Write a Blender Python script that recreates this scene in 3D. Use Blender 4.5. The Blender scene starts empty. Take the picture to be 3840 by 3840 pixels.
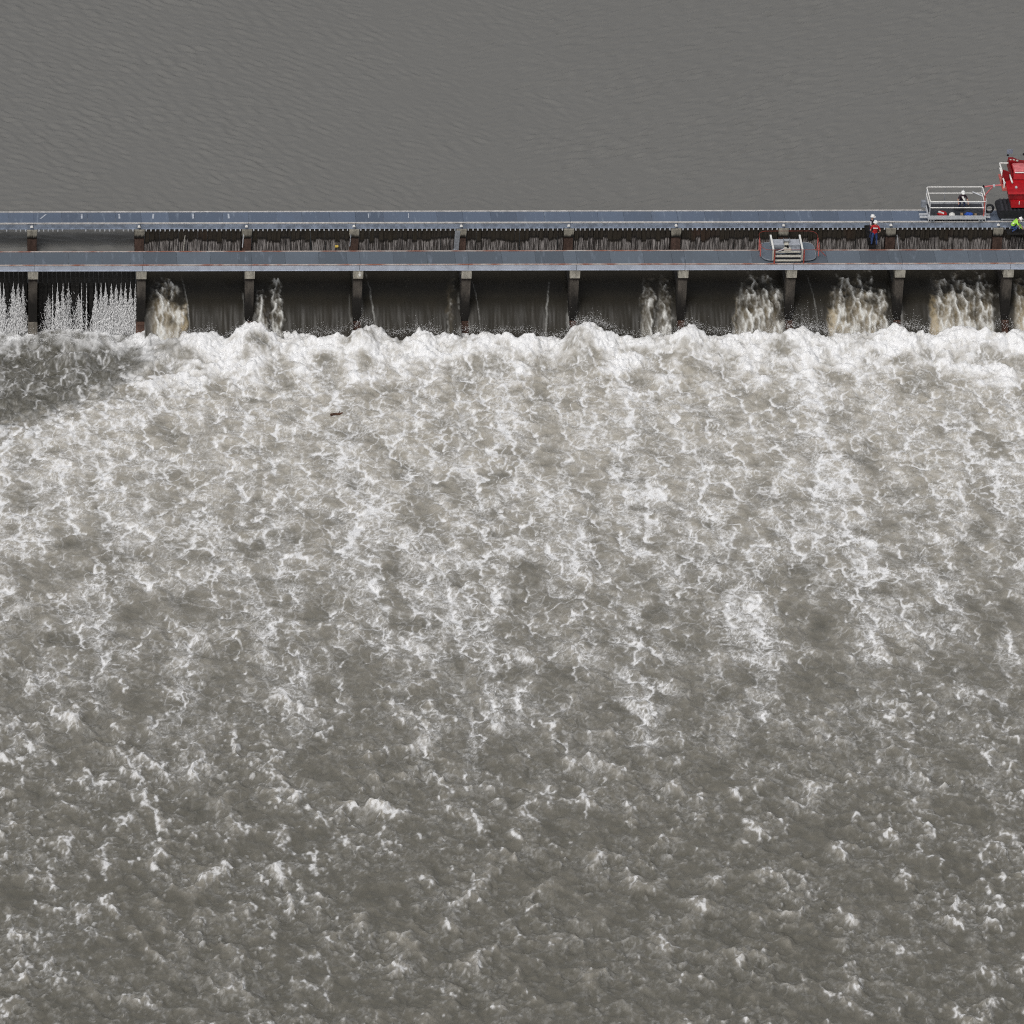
import bpy, bmesh, math, random
import numpy as np
from mathutils import Vector, Matrix
random.seed(4)
R = math.radians
scene = bpy.context.scene
COL = scene.collection

# ------------------------------------------------------------------ camera
F_PX = 26460 / 3840                      # focal length in picture widths
TH = R(31.5)
FWD = np.array([0, math.cos(TH), -math.sin(TH)])
UP = np.array([0, math.sin(TH), math.cos(TH)])
CAM = -(436.6 * FWD + 15.23 * UP)
cd = bpy.data.cameras.new('camera')
cam = bpy.data.objects.new('camera', cd)
COL.objects.link(cam)
cd.sensor_width = 36
cd.lens = 36 * F_PX
cd.shift_x = (1920 + 200) / 3840
cd.clip_start = 5
cd.clip_end = 9000
rr = 0.0021
rx = Vector((1, 0, 0)); ux = Vector(UP); bx_ = -Vector(FWD)
right = rx * math.cos(rr) - ux * math.sin(rr)
upv = ux * math.cos(rr) + rx * math.sin(rr)
m = Matrix((right, upv, bx_)).transposed().to_4x4()
m.translation = Vector(CAM)
cam.matrix_world = m
scene.camera = cam

# ------------------------------------------------------------------ sky, sun, exposure
SUN_EL, SUN_AZ = R(57), R(208)
w = bpy.data.worlds.new('World'); scene.world = w
w.use_nodes = True
nt = w.node_tree
for n in list(nt.nodes): nt.nodes.remove(n)
sky = nt.nodes.new('ShaderNodeTexSky'); sky.sky_type = 'NISHITA'; sky.sun_disc = False
sky.sun_elevation = SUN_EL; sky.sun_rotation = SUN_AZ
sky.air_density = 1.0; sky.dust_density = 6.0; sky.ozone_density = 1.0
hs = nt.nodes.new('ShaderNodeHueSaturation'); hs.inputs['Saturation'].default_value = 0.22
bg = nt.nodes.new('ShaderNodeBackground'); bg.inputs['Strength'].default_value = 0.13
wo = nt.nodes.new('ShaderNodeOutputWorld')
nt.links.new(sky.outputs[0], hs.inputs['Color']); nt.links.new(hs.outputs[0], bg.inputs['Color']); nt.links.new(bg.outputs[0], wo.inputs['Surface'])
sd = bpy.data.lights.new('sun', 'SUN'); sd.energy = 1.2; sd.angle = R(28); sd.color = (1, .985, .965)
so = bpy.data.objects.new('sun', sd); COL.objects.link(so)
sdir = Vector((math.sin(SUN_AZ) * math.cos(SUN_EL), math.cos(SUN_AZ) * math.cos(SUN_EL), math.sin(SUN_EL)))
so.rotation_euler = (-sdir).to_track_quat('-Z', 'Y').to_euler()
so.location = (30, 30, 80)
vs = scene.view_settings
vs.view_transform = 'Standard'; vs.look = 'None'; vs.gamma = 1; vs.use_curve_mapping = False
vs.exposure = -0.5
scene.cycles.max_bounces = 6; scene.cycles.diffuse_bounces = 3; scene.cycles.glossy_bounces = 3
scene.cycles.transparent_max_bounces = 6; scene.cycles.filter_width = 1.1
scene.cycles.use_denoising = False; scene.cycles.denoiser = 'OPENIMAGEDENOISE'; scene.cycles.denoising_input_passes = 'RGB_ALBEDO_NORMAL'

# ------------------------------------------------------------------ helpers
def tag(o, label=None, cat=None, group=None, kind=None):
    if label: o['label'] = label
    if cat: o['category'] = cat
    if group: o['group'] = group
    if kind: o['kind'] = kind
    return o

def empty(name, loc, label=None, cat=None, group=None):
    o = bpy.data.objects.new(name, None); COL.objects.link(o)
    o.location = loc; o.empty_display_size = .3
    return tag(o, label, cat, group)

class MB:
    """collects shapes into one mesh"""
    def __init__(s): s.v = []; s.f = []
    def add(s, vs, fs):
        b = len(s.v); s.v += [tuple(p) for p in vs]; s.f += [tuple(b + i for i in f) for f in fs]; return s
    def box(s, x0, x1, y0, y1, z0, z1, tx=0, ty=0):
        """axis box; tx, ty taper the top inward"""
        return s.add([(x0, y0, z0), (x1, y0, z0), (x1, y1, z0), (x0, y1, z0),
                      (x0 + tx, y0 + ty, z1), (x1 - tx, y0 + ty, z1), (x1 - tx, y1 - ty, z1), (x0 + tx, y1 - ty, z1)],
                     [(3, 2, 1, 0), (4, 5, 6, 7), (0, 1, 5, 4), (1, 2, 6, 5), (2, 3, 7, 6), (3, 0, 4, 7)])
    def prism(s, pts, axis, a, b):
        """polygon pts extruded along axis from a to b"""
        n = len(pts)
        def P(p, t):
            return (t, p[0], p[1]) if axis == 'x' else (p[0], t, p[1]) if axis == 'y' else (p[0], p[1], t)
        v = [P(p, a) for p in pts] + [P(p, b) for p in pts]
        f = [tuple(range(n)), tuple(range(2 * n - 1, n - 1, -1))] + [(i, i + n, (i + 1) % n + n, (i + 1) % n) for i in range(n)]
        return s.add(v, f)
    def tube(s, pts, r, n=8, closed=False, r1=None):
        pts = [Vector(p) for p in pts]; N = len(pts); rings = []
        for i, p in enumerate(pts):
            a = pts[i - 1] if (i or closed) else p
            b = pts[(i + 1) % N] if (i < N - 1 or closed) else p
            d = (b - a).normalized()
            u = d.orthogonal().normalized() if abs(d.z) > .95 else d.cross(Vector((0, 0, 1))).normalized()
            w_ = d.cross(u)
            q = r if r1 is None else r + (r1 - r) * i / max(1, N - 1)
            rings.append([p + (u * math.cos(t) + w_ * math.sin(t)) * q for t in [2 * math.pi * k / n for k in range(n)]])
        v = [p for ring in rings for p in ring]; f = []
        for i in range(N if closed else N - 1):
            j = (i + 1) % N
            f += [(i * n + k, i * n + (k + 1) % n, j * n + (k + 1) % n, j * n + k) for k in range(n)]
        if not closed: f += [tuple(range(n - 1, -1, -1)), tuple((N - 1) * n + k for k in range(n))]
        return s.add(v, f)
    def lathe(s, prof, c, n=14, axis='z'):
        v = []; f = []
        for r, h in prof:
            for k in range(n):
                t = 2 * math.pi * k / n
                x, y = r * math.cos(t), r * math.sin(t)
                v.append((c[0] + x, c[1] + y, c[2] + h) if axis == 'z' else (c[0] + x, c[1] + h, c[2] + y) if axis == 'y' else (c[0] + h, c[1] + x, c[2] + y))
        for i in range(len(prof) - 1):
            f += [(i * n + k, i * n + (k + 1) % n, (i + 1) * n + (k + 1) % n, (i + 1) * n + k) for k in range(n)]
        f += [tuple(range(n - 1, -1, -1)), tuple((len(prof) - 1) * n + k for k in range(n))]
        return s.add(v, f)
    def build(s, name, mat, parent=None, bevel=0, smooth=False):
        me = bpy.data.meshes.new(name)
        me.from_pydata(s.v, [], s.f); me.validate()
        bm = bmesh.new(); bm.from_mesh(me); bmesh.ops.recalc_face_normals(bm, faces=bm.faces)
        if bevel: bmesh.ops.bevel(bm, geom=bm.edges[:], offset=bevel, segments=2, affect='EDGES', clamp_overlap=True)
        bm.to_mesh(me); bm.free()
        if smooth: me.polygons.foreach_set('use_smooth', [True] * len(me.polygons))
        me.materials.append(mat)
        o = bpy.data.objects.new(name, me); COL.objects.link(o)
        if parent is not None:
            o.parent = parent
            if getattr(s, 'world', True) and parent.type == 'EMPTY':
                o.matrix_parent_inverse = Matrix.Translation(-parent.location)
        return o

def new_mat(name):
    m_ = bpy.data.materials.new(name); m_.use_nodes = True
    t = m_.node_tree; b = t.nodes['Principled BSDF']
    return m_, t, b
def N(t, typ, **k):
    n = t.nodes.new(typ)
    for a, v in k.items():
        if a.startswith('i_'): n.inputs[a[2:].replace('_', ' ')].default_value = v
        else: setattr(n, a, v)
    return n
def mix(t, fac, a, b, mode='MIX'):
    n = t.nodes.new('ShaderNodeMix'); n.data_type = 'RGBA'; n.blend_type = mode
    for sock, val in ((n.inputs[0], fac), (n.inputs[6], a), (n.inputs[7], b)):
        if hasattr(val, 'links'): t.links.new(val, sock)
        elif isinstance(val, (int, float)): sock.default_value = val
        else: sock.default_value = (*val, 1)
    return n.outputs[2]
def math_(t, op, a, b=0.0, clamp=False):
    n = t.nodes.new('ShaderNodeMath'); n.operation = op; n.use_clamp = clamp
    for sock, val in ((n.inputs[0], a), (n.inputs[1], b)):
        if hasattr(val, 'links'): t.links.new(val, sock)
        else: sock.default_value = val
    return n.outputs[0]
def rng_(t, val, a, b, c=0.0, d=1.0):
    n = t.nodes.new('ShaderNodeMapRange'); n.interpolation_type = 'SMOOTHSTEP'
    t.links.new(val, n.inputs[0])
    n.inputs[1].default_value = a; n.inputs[2].default_value = b; n.inputs[3].default_value = c; n.inputs[4].default_value = d
    return n.outputs[0]
def noise_(t, scale, detail=3, stretch=(1, 1, 1), coord='Object', rough=.55):
    tc = t.nodes.new('ShaderNodeTexCoord'); mp = t.nodes.new('ShaderNodeMapping')
    mp.inputs['Scale'].default_value = stretch
    if coord == 'World':
        g = t.nodes.new('ShaderNodeNewGeometry'); t.links.new(g.outputs['Position'], mp.inputs['Vector'])
    else: t.links.new(tc.outputs[coord], mp.inputs['Vector'])
    n = t.nodes.new('ShaderNodeTexNoise'); n.inputs['Scale'].default_value = scale; n.inputs['Detail'].default_value = detail
    n.inputs['Roughness'].default_value = rough
    t.links.new(mp.outputs[0], n.inputs['Vector'])
    return n.outputs['Fac']
def world_z(t):
    g = t.nodes.new('ShaderNodeNewGeometry'); s = t.nodes.new('ShaderNodeSeparateXYZ')
    t.links.new(g.outputs['Position'], s.inputs[0]); return s.outputs['Z']
def bump(t, b, h, strength, dist):
    n = t.nodes.new('ShaderNodeBump'); n.inputs['Strength'].default_value = strength; n.inputs['Distance'].default_value = dist
    t.links.new(h, n.inputs['Height']); t.links.new(n.outputs[0], b.inputs['Normal'])

def plain(name, col, rough=.6, metal=0.0, var=.25, scale=6.0, coord='Object', spec=.4):
    m_, t, b = new_mat(name)
    nz = noise_(t, scale, 4, coord=coord)
    lo = tuple(c * (1 - var) for c in col); hi = tuple(min(1, c * (1 + var)) for c in col)
    t.links.new(mix(t, rng_(t, nz, .3, .7), lo, hi), b.inputs['Base Color'])
    b.inputs['Roughness'].default_value = rough; b.inputs['Metallic'].default_value = metal
    b.inputs['Specular IOR Level'].default_value = spec
    return m_

def deck_mat(name, col, pale, pale_amt):
    """worn galvanised plate: per-plate tone, cross scuffs, specks"""
    m_, t, b = new_mat(name)
    oi = t.nodes.new('ShaderNodeObjectInfo')
    c = mix(t, oi.outputs['Random'], tuple(x * .82 for x in col), tuple(x * 1.16 for x in col))
    scuff = rng_(t, noise_(t, 1.4, 4, (2.2, .35, 1), 'World'), .56, .74, 0, pale_amt)
    c = mix(t, scuff, c, pale)
    grime = rng_(t, noise_(t, .8, 3, (1, .5, 1), 'World'), .45, .7, 0, .45)
    c = mix(t, grime, c, tuple(x * .75 + .02 for x in col))
    speck = rng_(t, noise_(t, 7, 1, (1, 1, 1), 'World'), .74, .78, 0, .5)
    c = mix(t, speck, c, pale)
    t.links.new(c, b.inputs['Base Color'])
    b.inputs['Roughness'].default_value = .5; b.inputs['Metallic'].default_value = .1
    tread = noise_(t, 14, 2, (1, .15, 1), 'World')
    bump(t, b, tread, .25, .02)
    return m_

M = {}
M['deck_up'] = deck_mat('blue_steel_deck', (.118, .150, .208), (.34, .40, .48), .5)
M['deck_low'] = deck_mat('grey_steel_deck', (.122, .147, .178), (.28, .33, .40), .4)
M['girder'] = plain('galvanised_girder', (.42, .46, .54), .5, .15, .12, 1.5, 'Object')
M['girder_up'] = plain('dull_girder', (.24, .28, .35), .55, .15, .25, 2.5, 'Object')
M['rail_pale'] = plain('worn_rail_steel', (.66, .63, .60), .45, .2, .2, 3)
def rust_rail():
    m_, t, b = new_mat('rusty_rail')
    a = rng_(t, noise_(t, .7, 4, (1, 1, 1), 'World'), .4, .62)
    t.links.new(mix(t, a, (.52, .45, .41), (.30, .13, .09)), b.inputs['Base Color'])
    b.inputs['Roughness'].default_value = .6
    return m_
M['rail_rust'] = rust_rail()
M['pale_steel'] = plain('pale_galvanised', (.60, .62, .65), .45, .2, .12)
M['mid_steel'] = plain('grey_steel', (.30, .32, .35), .5, .2, .2)
M['white'] = plain('white_paint', (.80, .79, .76), .5, 0, .06)
M['cream'] = plain('cream_paint', (.52, .50, .44), .5, 0, .12)
M['black'] = plain('black_rubber', (.015, .016, .02), .6, 0, .3)
M['dark'] = plain('dark_metal', (.04, .042, .05), .55, .1, .3)
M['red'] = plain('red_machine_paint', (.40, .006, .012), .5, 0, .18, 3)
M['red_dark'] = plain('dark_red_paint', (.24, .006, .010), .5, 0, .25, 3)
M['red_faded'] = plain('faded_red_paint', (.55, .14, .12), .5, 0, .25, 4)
M['pink'] = plain('pinkish_red_paint', (.62, .17, .18), .5, 0, .2, 4)  # paler pinkish red for the hood top and the arm
M['orange'] = plain('dark_red_rail_paint', (.24, .04, .026), .5, 0, .35, 3)
M['skin'] = plain('skin', (.45, .26, .19), .55, 0, .1)
M['jeans'] = plain('blue_jeans', (.035, .07, .20), .85, 0, .35, 9)
M['jeans_dark'] = plain('navy_jeans', (.015, .025, .07), .85, 0, .35, 9)
M['shirt_grey'] = plain('pale_grey_shirt', (.52, .54, .60), .85, 0, .15, 9)
M['shirt_dark'] = plain('dark_shirt', (.035, .02, .03), .85, 0, .3, 9)
M['vest_red'] = plain('red_work_vest', (.42, .012, .016), .75, 0, .35, 8)
M['vest_lime'] = plain('lime_work_jacket', (.42, .80, .10), .7, 0, .25, 10)
M['boots'] = plain('work_boots', (.05, .035, .025), .7, 0, .3)
M['helmet'] = plain('white_hard_hat', (.86, .86, .85), .3, 0, .03)
M['faded_paint'] = plain('faded_white_paint', (.42, .45, .50), .6, 0, .3, 5)
M['panel_grey'] = plain('dull_grey_panel', (.40, .42, .46), .5, .1, .15)
M['yellow'] = plain('yellow_marker', (.75, .55, .12), .6, 0, .2)
M['blue'] = plain('blue_bag', (.03, .10, .48), .6, 0, .25)
M['tan'] = plain('raw_timber', (.36, .26, .16), .7, 0, .3)
M['drift'] = plain('wet_driftwood', (.085, .04, .022), .6, 0, .5, 5)

def pier_mat(name, col, stain_shade, z_hi, z_lo, black_z, below=True):
    """concrete with ragged drip stains, on columns a top band of stain and painted cap shadow; black_z = where old black growth starts below"""
    m_, t, b = new_mat(name)
    z = world_z(t)
    nz = noise_(t, 3.5, 5, (1, 1, .35), 'World', .65)
    fine = noise_(t, 14, 4, (1, 1, .6), 'World')
    c = mix(t, rng_(t, nz, .3, .72), tuple(x * .62 for x in col), tuple(x * 1.25 for x in col))
    c = mix(t, rng_(t, fine, .52, .72, 0, .5), c, stain_shade)
    zz = math_(t, 'ADD', z, math_(t, 'MULTIPLY', noise_(t, 5, 4, (1.6, 1.6, .12), 'World'), (z_hi - z_lo) * 2.2))
    drip_shade = rng_(t, zz, z_lo + (z_hi - z_lo) * 1.1, z_hi + (z_hi - z_lo) * 1.1, *((1, 0) if below else (0, 1)))  # columns: top band is stain plus the cap's overhang shadow, painted in
    c = mix(t, drip_shade, c, stain_shade)
    if black_z is not None:
        z2 = math_(t, 'ADD', z, math_(t, 'MULTIPLY', noise_(t, 2.2, 4, (1.2, 1.2, .5), 'World'), 2.2))
        c = mix(t, rng_(t, z2, black_z + .5, black_z + 1.7, .92, 0), c, (.012, .011, .010))
    t.links.new(c, b.inputs['Base Color'])
    b.inputs['Roughness'].default_value = .85; b.inputs['Specular IOR Level'].default_value = .25
    bump(t, b, nz, .5, .05)
    return m_
M['cap'] = pier_mat('pale_cap_concrete', (.37, .35, .30), (.13, .11, .085), -.95, -1.05, None)
M['cap_up'] = pier_mat('stained_cap_concrete', (.30, .28, .235), (.018, .017, .015), -.62, -.86, None)
M['column'] = pier_mat('brown_column_concrete', (.080, .070, .060), (.02, .016, .014), -1.12, -1.32, -2.4, False)
M['column_up'] = pier_mat('reddish_column_concrete', (.095, .060, .048), (.02, .013, .010), -.94, -1.06, -3.4, False)
M['plinth'] = pier_mat('weathered_plinth', (.21, .19, .16), (.03, .028, .025), -4.9, -5.15, None)
M['column_low'] = plain('rusty_brown_concrete', (.10, .055, .040), .8, 0, .4, 2)
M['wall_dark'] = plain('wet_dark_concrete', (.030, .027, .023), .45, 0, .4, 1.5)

def needle_mat():
    m_, t, b = new_mat('weathered_timber')
    oi = t.nodes.new('ShaderNodeObjectInfo')
    z = world_z(t)
    grain = noise_(t, 9, 4, (1.6, 1.6, .12), 'World', .6)
    c = mix(t, rng_(t, grain, .3, .7), (.014, .012, .010), (.052, .044, .036))
    c = mix(t, math_(t, 'MULTIPLY', oi.outputs['Random'], .55), c, (.035, .028, .018))
    edge = math_(t, 'ADD', z, math_(t, 'MULTIPLY', math_(t, 'SUBTRACT', oi.outputs['Random'], .5), .34))
    edge = math_(t, 'ADD', edge, math_(t, 'MULTIPLY', math_(t, 'SUBTRACT', noise_(t, 6, 3, (2, 2, .3), 'World'), .5), .45))
    low = rng_(t, edge, -1.30, -1.16, 1, 0)
    streak = rng_(t, noise_(t, 11, 4, (2.2, 2.2, .09), 'World', .6), .40, .66)
    pale = mix(t, streak, (.06, .052, .052), (.42, .39, .375))
    amt = math_(t, 'MULTIPLY', low, math_(t, 'ADD', .45, math_(t, 'MULTIPLY', streak, .55)))
    c = mix(t, amt, c, pale)
    band = math_(t, 'MULTIPLY', rng_(t, edge, -1.02, -1.12), rng_(t, edge, -1.24, -1.12))
    c = mix(t, math_(t, 'MULTIPLY', band, .7), c, (.010, .009, .010))
    rust = rng_(t, noise_(t, .22, 2, (1, 1, .2), 'World'), .60, .72, 0, .45)
    c = mix(t, math_(t, 'MULTIPLY', rust, rng_(t, edge, -1.3, -.9)), c, (.10, .042, .026))
    t.links.new(c, b.inputs['Base Color']); b.inputs['Roughness'].default_value = .8
    b.inputs['Specular IOR Level'].default_value = .25
    bump(t, b, grain, .5, .02)
    return m_
M['needle'] = needle_mat()
M['needle_wet'] = plain('wet_black_timber', (.012, .011, .010), .5, 0, .6, 3)

def water_mat(name, dark, tan, white, rough=.22, fine=9.0, bump_s=.35, cloud=.12):
    """muddy water: attribute 'aer' = suspended air (tan, milky), 'foam' = surface foam"""
    m_, t, b = new_mat(name)
    fo = t.nodes.new('ShaderNodeAttribute'); fo.attribute_name = 'foam'
    ae = t.nodes.new('ShaderNodeAttribute'); ae.attribute_name = 'aer'
    n1 = noise_(t, fine, 4, (1, .7, 1), 'World', .65)
    n2 = noise_(t, .9, 4, (1, .8, 1), 'World', .6)
    f = math_(t, 'ADD', fo.outputs['Fac'], math_(t, 'MULTIPLY', math_(t, 'SUBTRACT', n1, .5), math_(t, 'MULTIPLY', math_(t, 'ADD', fo.outputs['Fac'], .10), .38)), True)
    c = mix(t, ae.outputs['Fac'], dark, tan)
    c = mix(t, rng_(t, n2, .35, .7, 0, cloud), c, tuple(x * .8 for x in tan))
    c = mix(t, f, c, white)
    t.links.new(c, b.inputs['Base Color'])
    t.links.new(rng_(t, f, .05, .5, rough, .85), b.inputs['Roughness'])
    b.inputs['IOR'].default_value = 1.33
    bump(t, b, n1, bump_s, .05)
    return m_
DARK, TAN, WHITE = (.056, .055, .043), (.42, .392, .335), (.88, .885, .89)
M['foam'] = water_mat('foaming_water', DARK, TAN, WHITE)
M['fall'] = water_mat('shaded_muddy_water', (.024, .022, .018), (.34, .27, .16), (.70, .70, .67), .26, 12, .10, .015)  # darker than the river: shade under the decks put into the base colour
M['fall'].node_tree.nodes['Principled BSDF'].inputs['Specular IOR Level'].default_value = .28
def river_mat():
    m_, t, b = new_mat('silty_river_water')
    n2 = noise_(t, .12, 4, (1, .8, 1), 'World')
    t.links.new(mix(t, n2, (.172, .170, .162), (.184, .182, .173)), b.inputs['Base Color'])
    b.inputs['Roughness'].default_value = .14; b.inputs['IOR'].default_value = 1.33
    b.inputs['Specular IOR Level'].default_value = .15
    bump(t, b, noise_(t, 3.5, 4, (1, .7, 1), 'World', .6), .25, .03)
    return m_
M['river'] = river_mat()
def spray_mat():
    m_, t, b = new_mat('white_spray')
    b.inputs['Base Color'].default_value = (.94, .94, .94, 1); b.inputs['Roughness'].default_value = .7
    return m_
M['spray'] = spray_mat()
M['plank_dark'] = plain('near_black_plank', (.016, .015, .015), .95, 0, .4, 4, 'Object', .05)  # near-black and matte, so the plank barely shows
M['bed'] = plain('river_bed_silt', (.10, .085, .06), .9, 0, .2, .3)

# ------------------------------------------------------------------ fields for water
class Grid:
    def __init__(s, x0, x1, y0, y1, nx, ny, seed):
        s.x0, s.x1, s.y0, s.y1, s.nx, s.ny = x0, x1, y0, y1, nx, ny
        s.dx, s.dy = (x1 - x0) / nx, (y1 - y0) / ny
        s.rng = np.random.default_rng(seed)
        s.KX = 2 * np.pi * np.fft.fftfreq(nx, s.dx)[None, :]; s.KY = 2 * np.pi * np.fft.fftfreq(ny, s.dy)[:, None]
        s.X = (x0 + (np.arange(nx) + .5) * s.dx)[None, :] + np.zeros((ny, 1)); s.Y = (y0 + (np.arange(ny) + .5) * s.dy)[:, None] + np.zeros((1, nx))
    def spec(s, lam, bw=.4, ang=0.0, ax=1.0, ay=1.0):
        c, sn = math.cos(ang), math.sin(ang)
        k = np.hypot((s.KX * c + s.KY * sn) * ax, (-s.KX * sn + s.KY * c) * ay) + 1e-9
        a = np.exp(-(np.log(k * lam / (2 * np.pi)) / bw) ** 2 / 2) / k
        return np.fft.fft2(s.rng.standard_normal((s.ny, s.nx))) * a
    def noise(s, lam, bw=.4, **k):
        f = np.fft.ifft2(s.spec(lam, bw, **k)).real
        return (f - f.mean()) / f.std()
    def fbm(s, lam, n=4, g=.55, **k):
        f = sum(g ** i * s.noise(lam / 2 ** i, **k) for i in range(n)); return f / f.std()
    def blur(s, f, r):
        b = np.fft.ifft2(np.fft.fft2(f) * np.exp(-(s.KX ** 2 + s.KY ** 2) * r * r / 2)).real
        return np.maximum(b, 0) if f.min() >= 0 else b
    def grad(s, S, amp):
        sc = amp / np.fft.ifft2(S * -(s.KX ** 2 + s.KY ** 2)).real.std()
        return np.fft.ifft2(1j * s.KX * S).real * sc, np.fft.ifft2(1j * s.KY * S).real * sc
    def look(s, f, px, py):
        return f[(py / s.dy).astype(np.int32) % s.ny, (px / s.dx).astype(np.int32) % s.nx]
    def web(s, scales, mult=2):
        """surface foam swept together by converging eddies: advect tracers, count them"""
        nx, ny = s.nx * mult, s.ny * mult
        px, py = np.meshgrid((np.arange(nx) + .5) * s.dx / mult, (np.arange(ny) + .5) * s.dy / mult)
        px = (px + s.rng.uniform(-.5, .5, px.shape) * s.dx / mult).ravel(); py = (py + s.rng.uniform(-.5, .5, py.shape) * s.dy / mult).ravel()
        for lam, amp, curl, kw in scales:
            gx, gy = s.grad(s.spec(lam, **kw), amp)
            cx, cy = s.grad(s.spec(lam * 1.3, **kw), curl)
            gx += cy; gy -= cx
            px, py = px + s.look(gx, px, py), py + s.look(gy, px, py)
        return s.density(px, py)
    def density(s, px, py):
        fx = px / s.dx - .5; fy = py / s.dy - .5
        ix = np.floor(fx).astype(np.int64); iy = np.floor(fy).astype(np.int64); tx = fx - ix; ty = fy - iy
        r = np.zeros(s.nx * s.ny)
        for a in (0, 1):
            for b in (0, 1):
                r += np.bincount(((iy + b) % s.ny) * s.nx + (ix + a) % s.nx, (tx if a else 1 - tx) * (ty if b else 1 - ty), s.nx * s.ny)
        r = r.reshape(s.ny, s.nx); return r / r.mean()
def lace(g, cell, sy, warp, width, seed, pw):
    """thin wandering foam lines: edges of warped cells, each edge with its own strength"""
    r = np.random.default_rng(seed)
    x, y = g.X - g.x0, g.Y - g.y0
    for lam, a in warp: x = x + a * g.noise(lam, .5); y = y + a * sy * g.noise(lam, .5)
    gx, gy = x / cell, y / (cell * sy)
    n = int(max(g.nx * g.dx, g.ny * g.dy) / cell) + 12
    px, py, idv = r.uniform(.08, .92, (n, n)), r.uniform(.08, .92, (n, n)), r.uniform(0, 1, (n, n))
    ix, iy = np.floor(gx).astype(int), np.floor(gy).astype(int)
    f1 = np.full(gx.shape, 9.); f2 = f1.copy(); i1, i2, ax, ay, bx, by = (np.zeros_like(f1) for _ in range(6))
    for dx in (-1, 0, 1):
        for dy in (-1, 0, 1):
            jx, jy = (ix + dx) % n, (iy + dy) % n
            ex, ey = ix + dx + px[jy, jx] - gx, iy + dy + py[jy, jx] - gy
            d = ex * ex + ey * ey; c1 = d < f1; c2 = (~c1) & (d < f2)
            for A, B, v_ in ((f2, f1, d), (i2, i1, idv[jy, jx]), (bx, ax, ex), (by, ay, ey)):
                A[...] = np.where(c1, B, np.where(c2, v_, A)); B[...] = np.where(c1, v_, B)
    dist = (f2 - f1) / (2 * np.hypot(bx - ax, by - ay) + 1e-6) * cell
    return np.exp(-(dist / width) ** 1.3), np.mod((i1 + i2) * 37.7 + i1 * i2 * 91.3, 1) ** pw
def sst(a, b, x):
    t = np.clip((x - a) / (b - a), 0, 1); return t * t * (3 - 2 * t)

def grid_mesh(name, P, mat, attrs=None, kind='structure', parent=None):
    """P: (ny, nx, 3) vertices"""
    ny, nx = P.shape[:2]
    me = bpy.data.meshes.new(name)
    me.vertices.add(nx * ny); me.vertices.foreach_set('co', np.ascontiguousarray(P, np.float32).ravel())
    i = np.arange(ny - 1)[:, None] * nx + np.arange(nx - 1)[None, :]
    q = np.stack([i, i + 1, i + nx + 1, i + nx], -1).reshape(-1, 4).astype(np.int32)
    me.loops.add(q.size); me.loops.foreach_set('vertex_index', q.ravel())
    me.polygons.add(len(q)); me.polygons.foreach_set('loop_start', np.arange(len(q), dtype=np.int32) * 4)
    me.polygons.foreach_set('use_smooth', np.ones(len(q), bool))
    for k, a in (attrs or {}).items():
        at = me.attributes.new(k, 'FLOAT', 'POINT'); at.data.foreach_set('value', np.ascontiguousarray(a, np.float32).ravel())
    me.update(calc_edges=True); me.validate()
    me.materials.append(mat)
    o = bpy.data.objects.new(name, me); COL.objects.link(o)
    if parent: o.parent = parent
    if kind: o['kind'] = kind
    return o

# ------------------------------------------------------------------ layout of the weir (metres)
PITCH, XP0 = 6.714, 5.38
NPIER = 11
PX_ = [XP0 + PITCH * (k - 1) for k in range(NPIER)]       # pier 0 just left of the frame ... pier 10 at the right edge
ZR, ZS = -2.0, -5.0                                      # river above, water below the weir
OPEN0 = 2                                                # bays 0 and 1 (left) are still closed
PROF = np.array([(9, -2.0), (7.2, -2.03), (6, -2.2), (5, -2.45), (4, -2.6), (3, -2.69), (2.2, -2.76), (1.7, -2.84), (1.2, -3.0), (.6, -3.36), (0, -3.88), (-.6, -4.5), (-1.2, -5.3), (-2.4, -7.0)])
_py = np.linspace(-2.4, 9, 400); _pz = np.interp(_py, PROF[::-1, 0], PROF[::-1, 1])
_pz = np.convolve(np.pad(_pz, 14, 'edge'), np.ones(29) / 29, 'valid')
def prof(y): return np.interp(y, _py, _pz)

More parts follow.
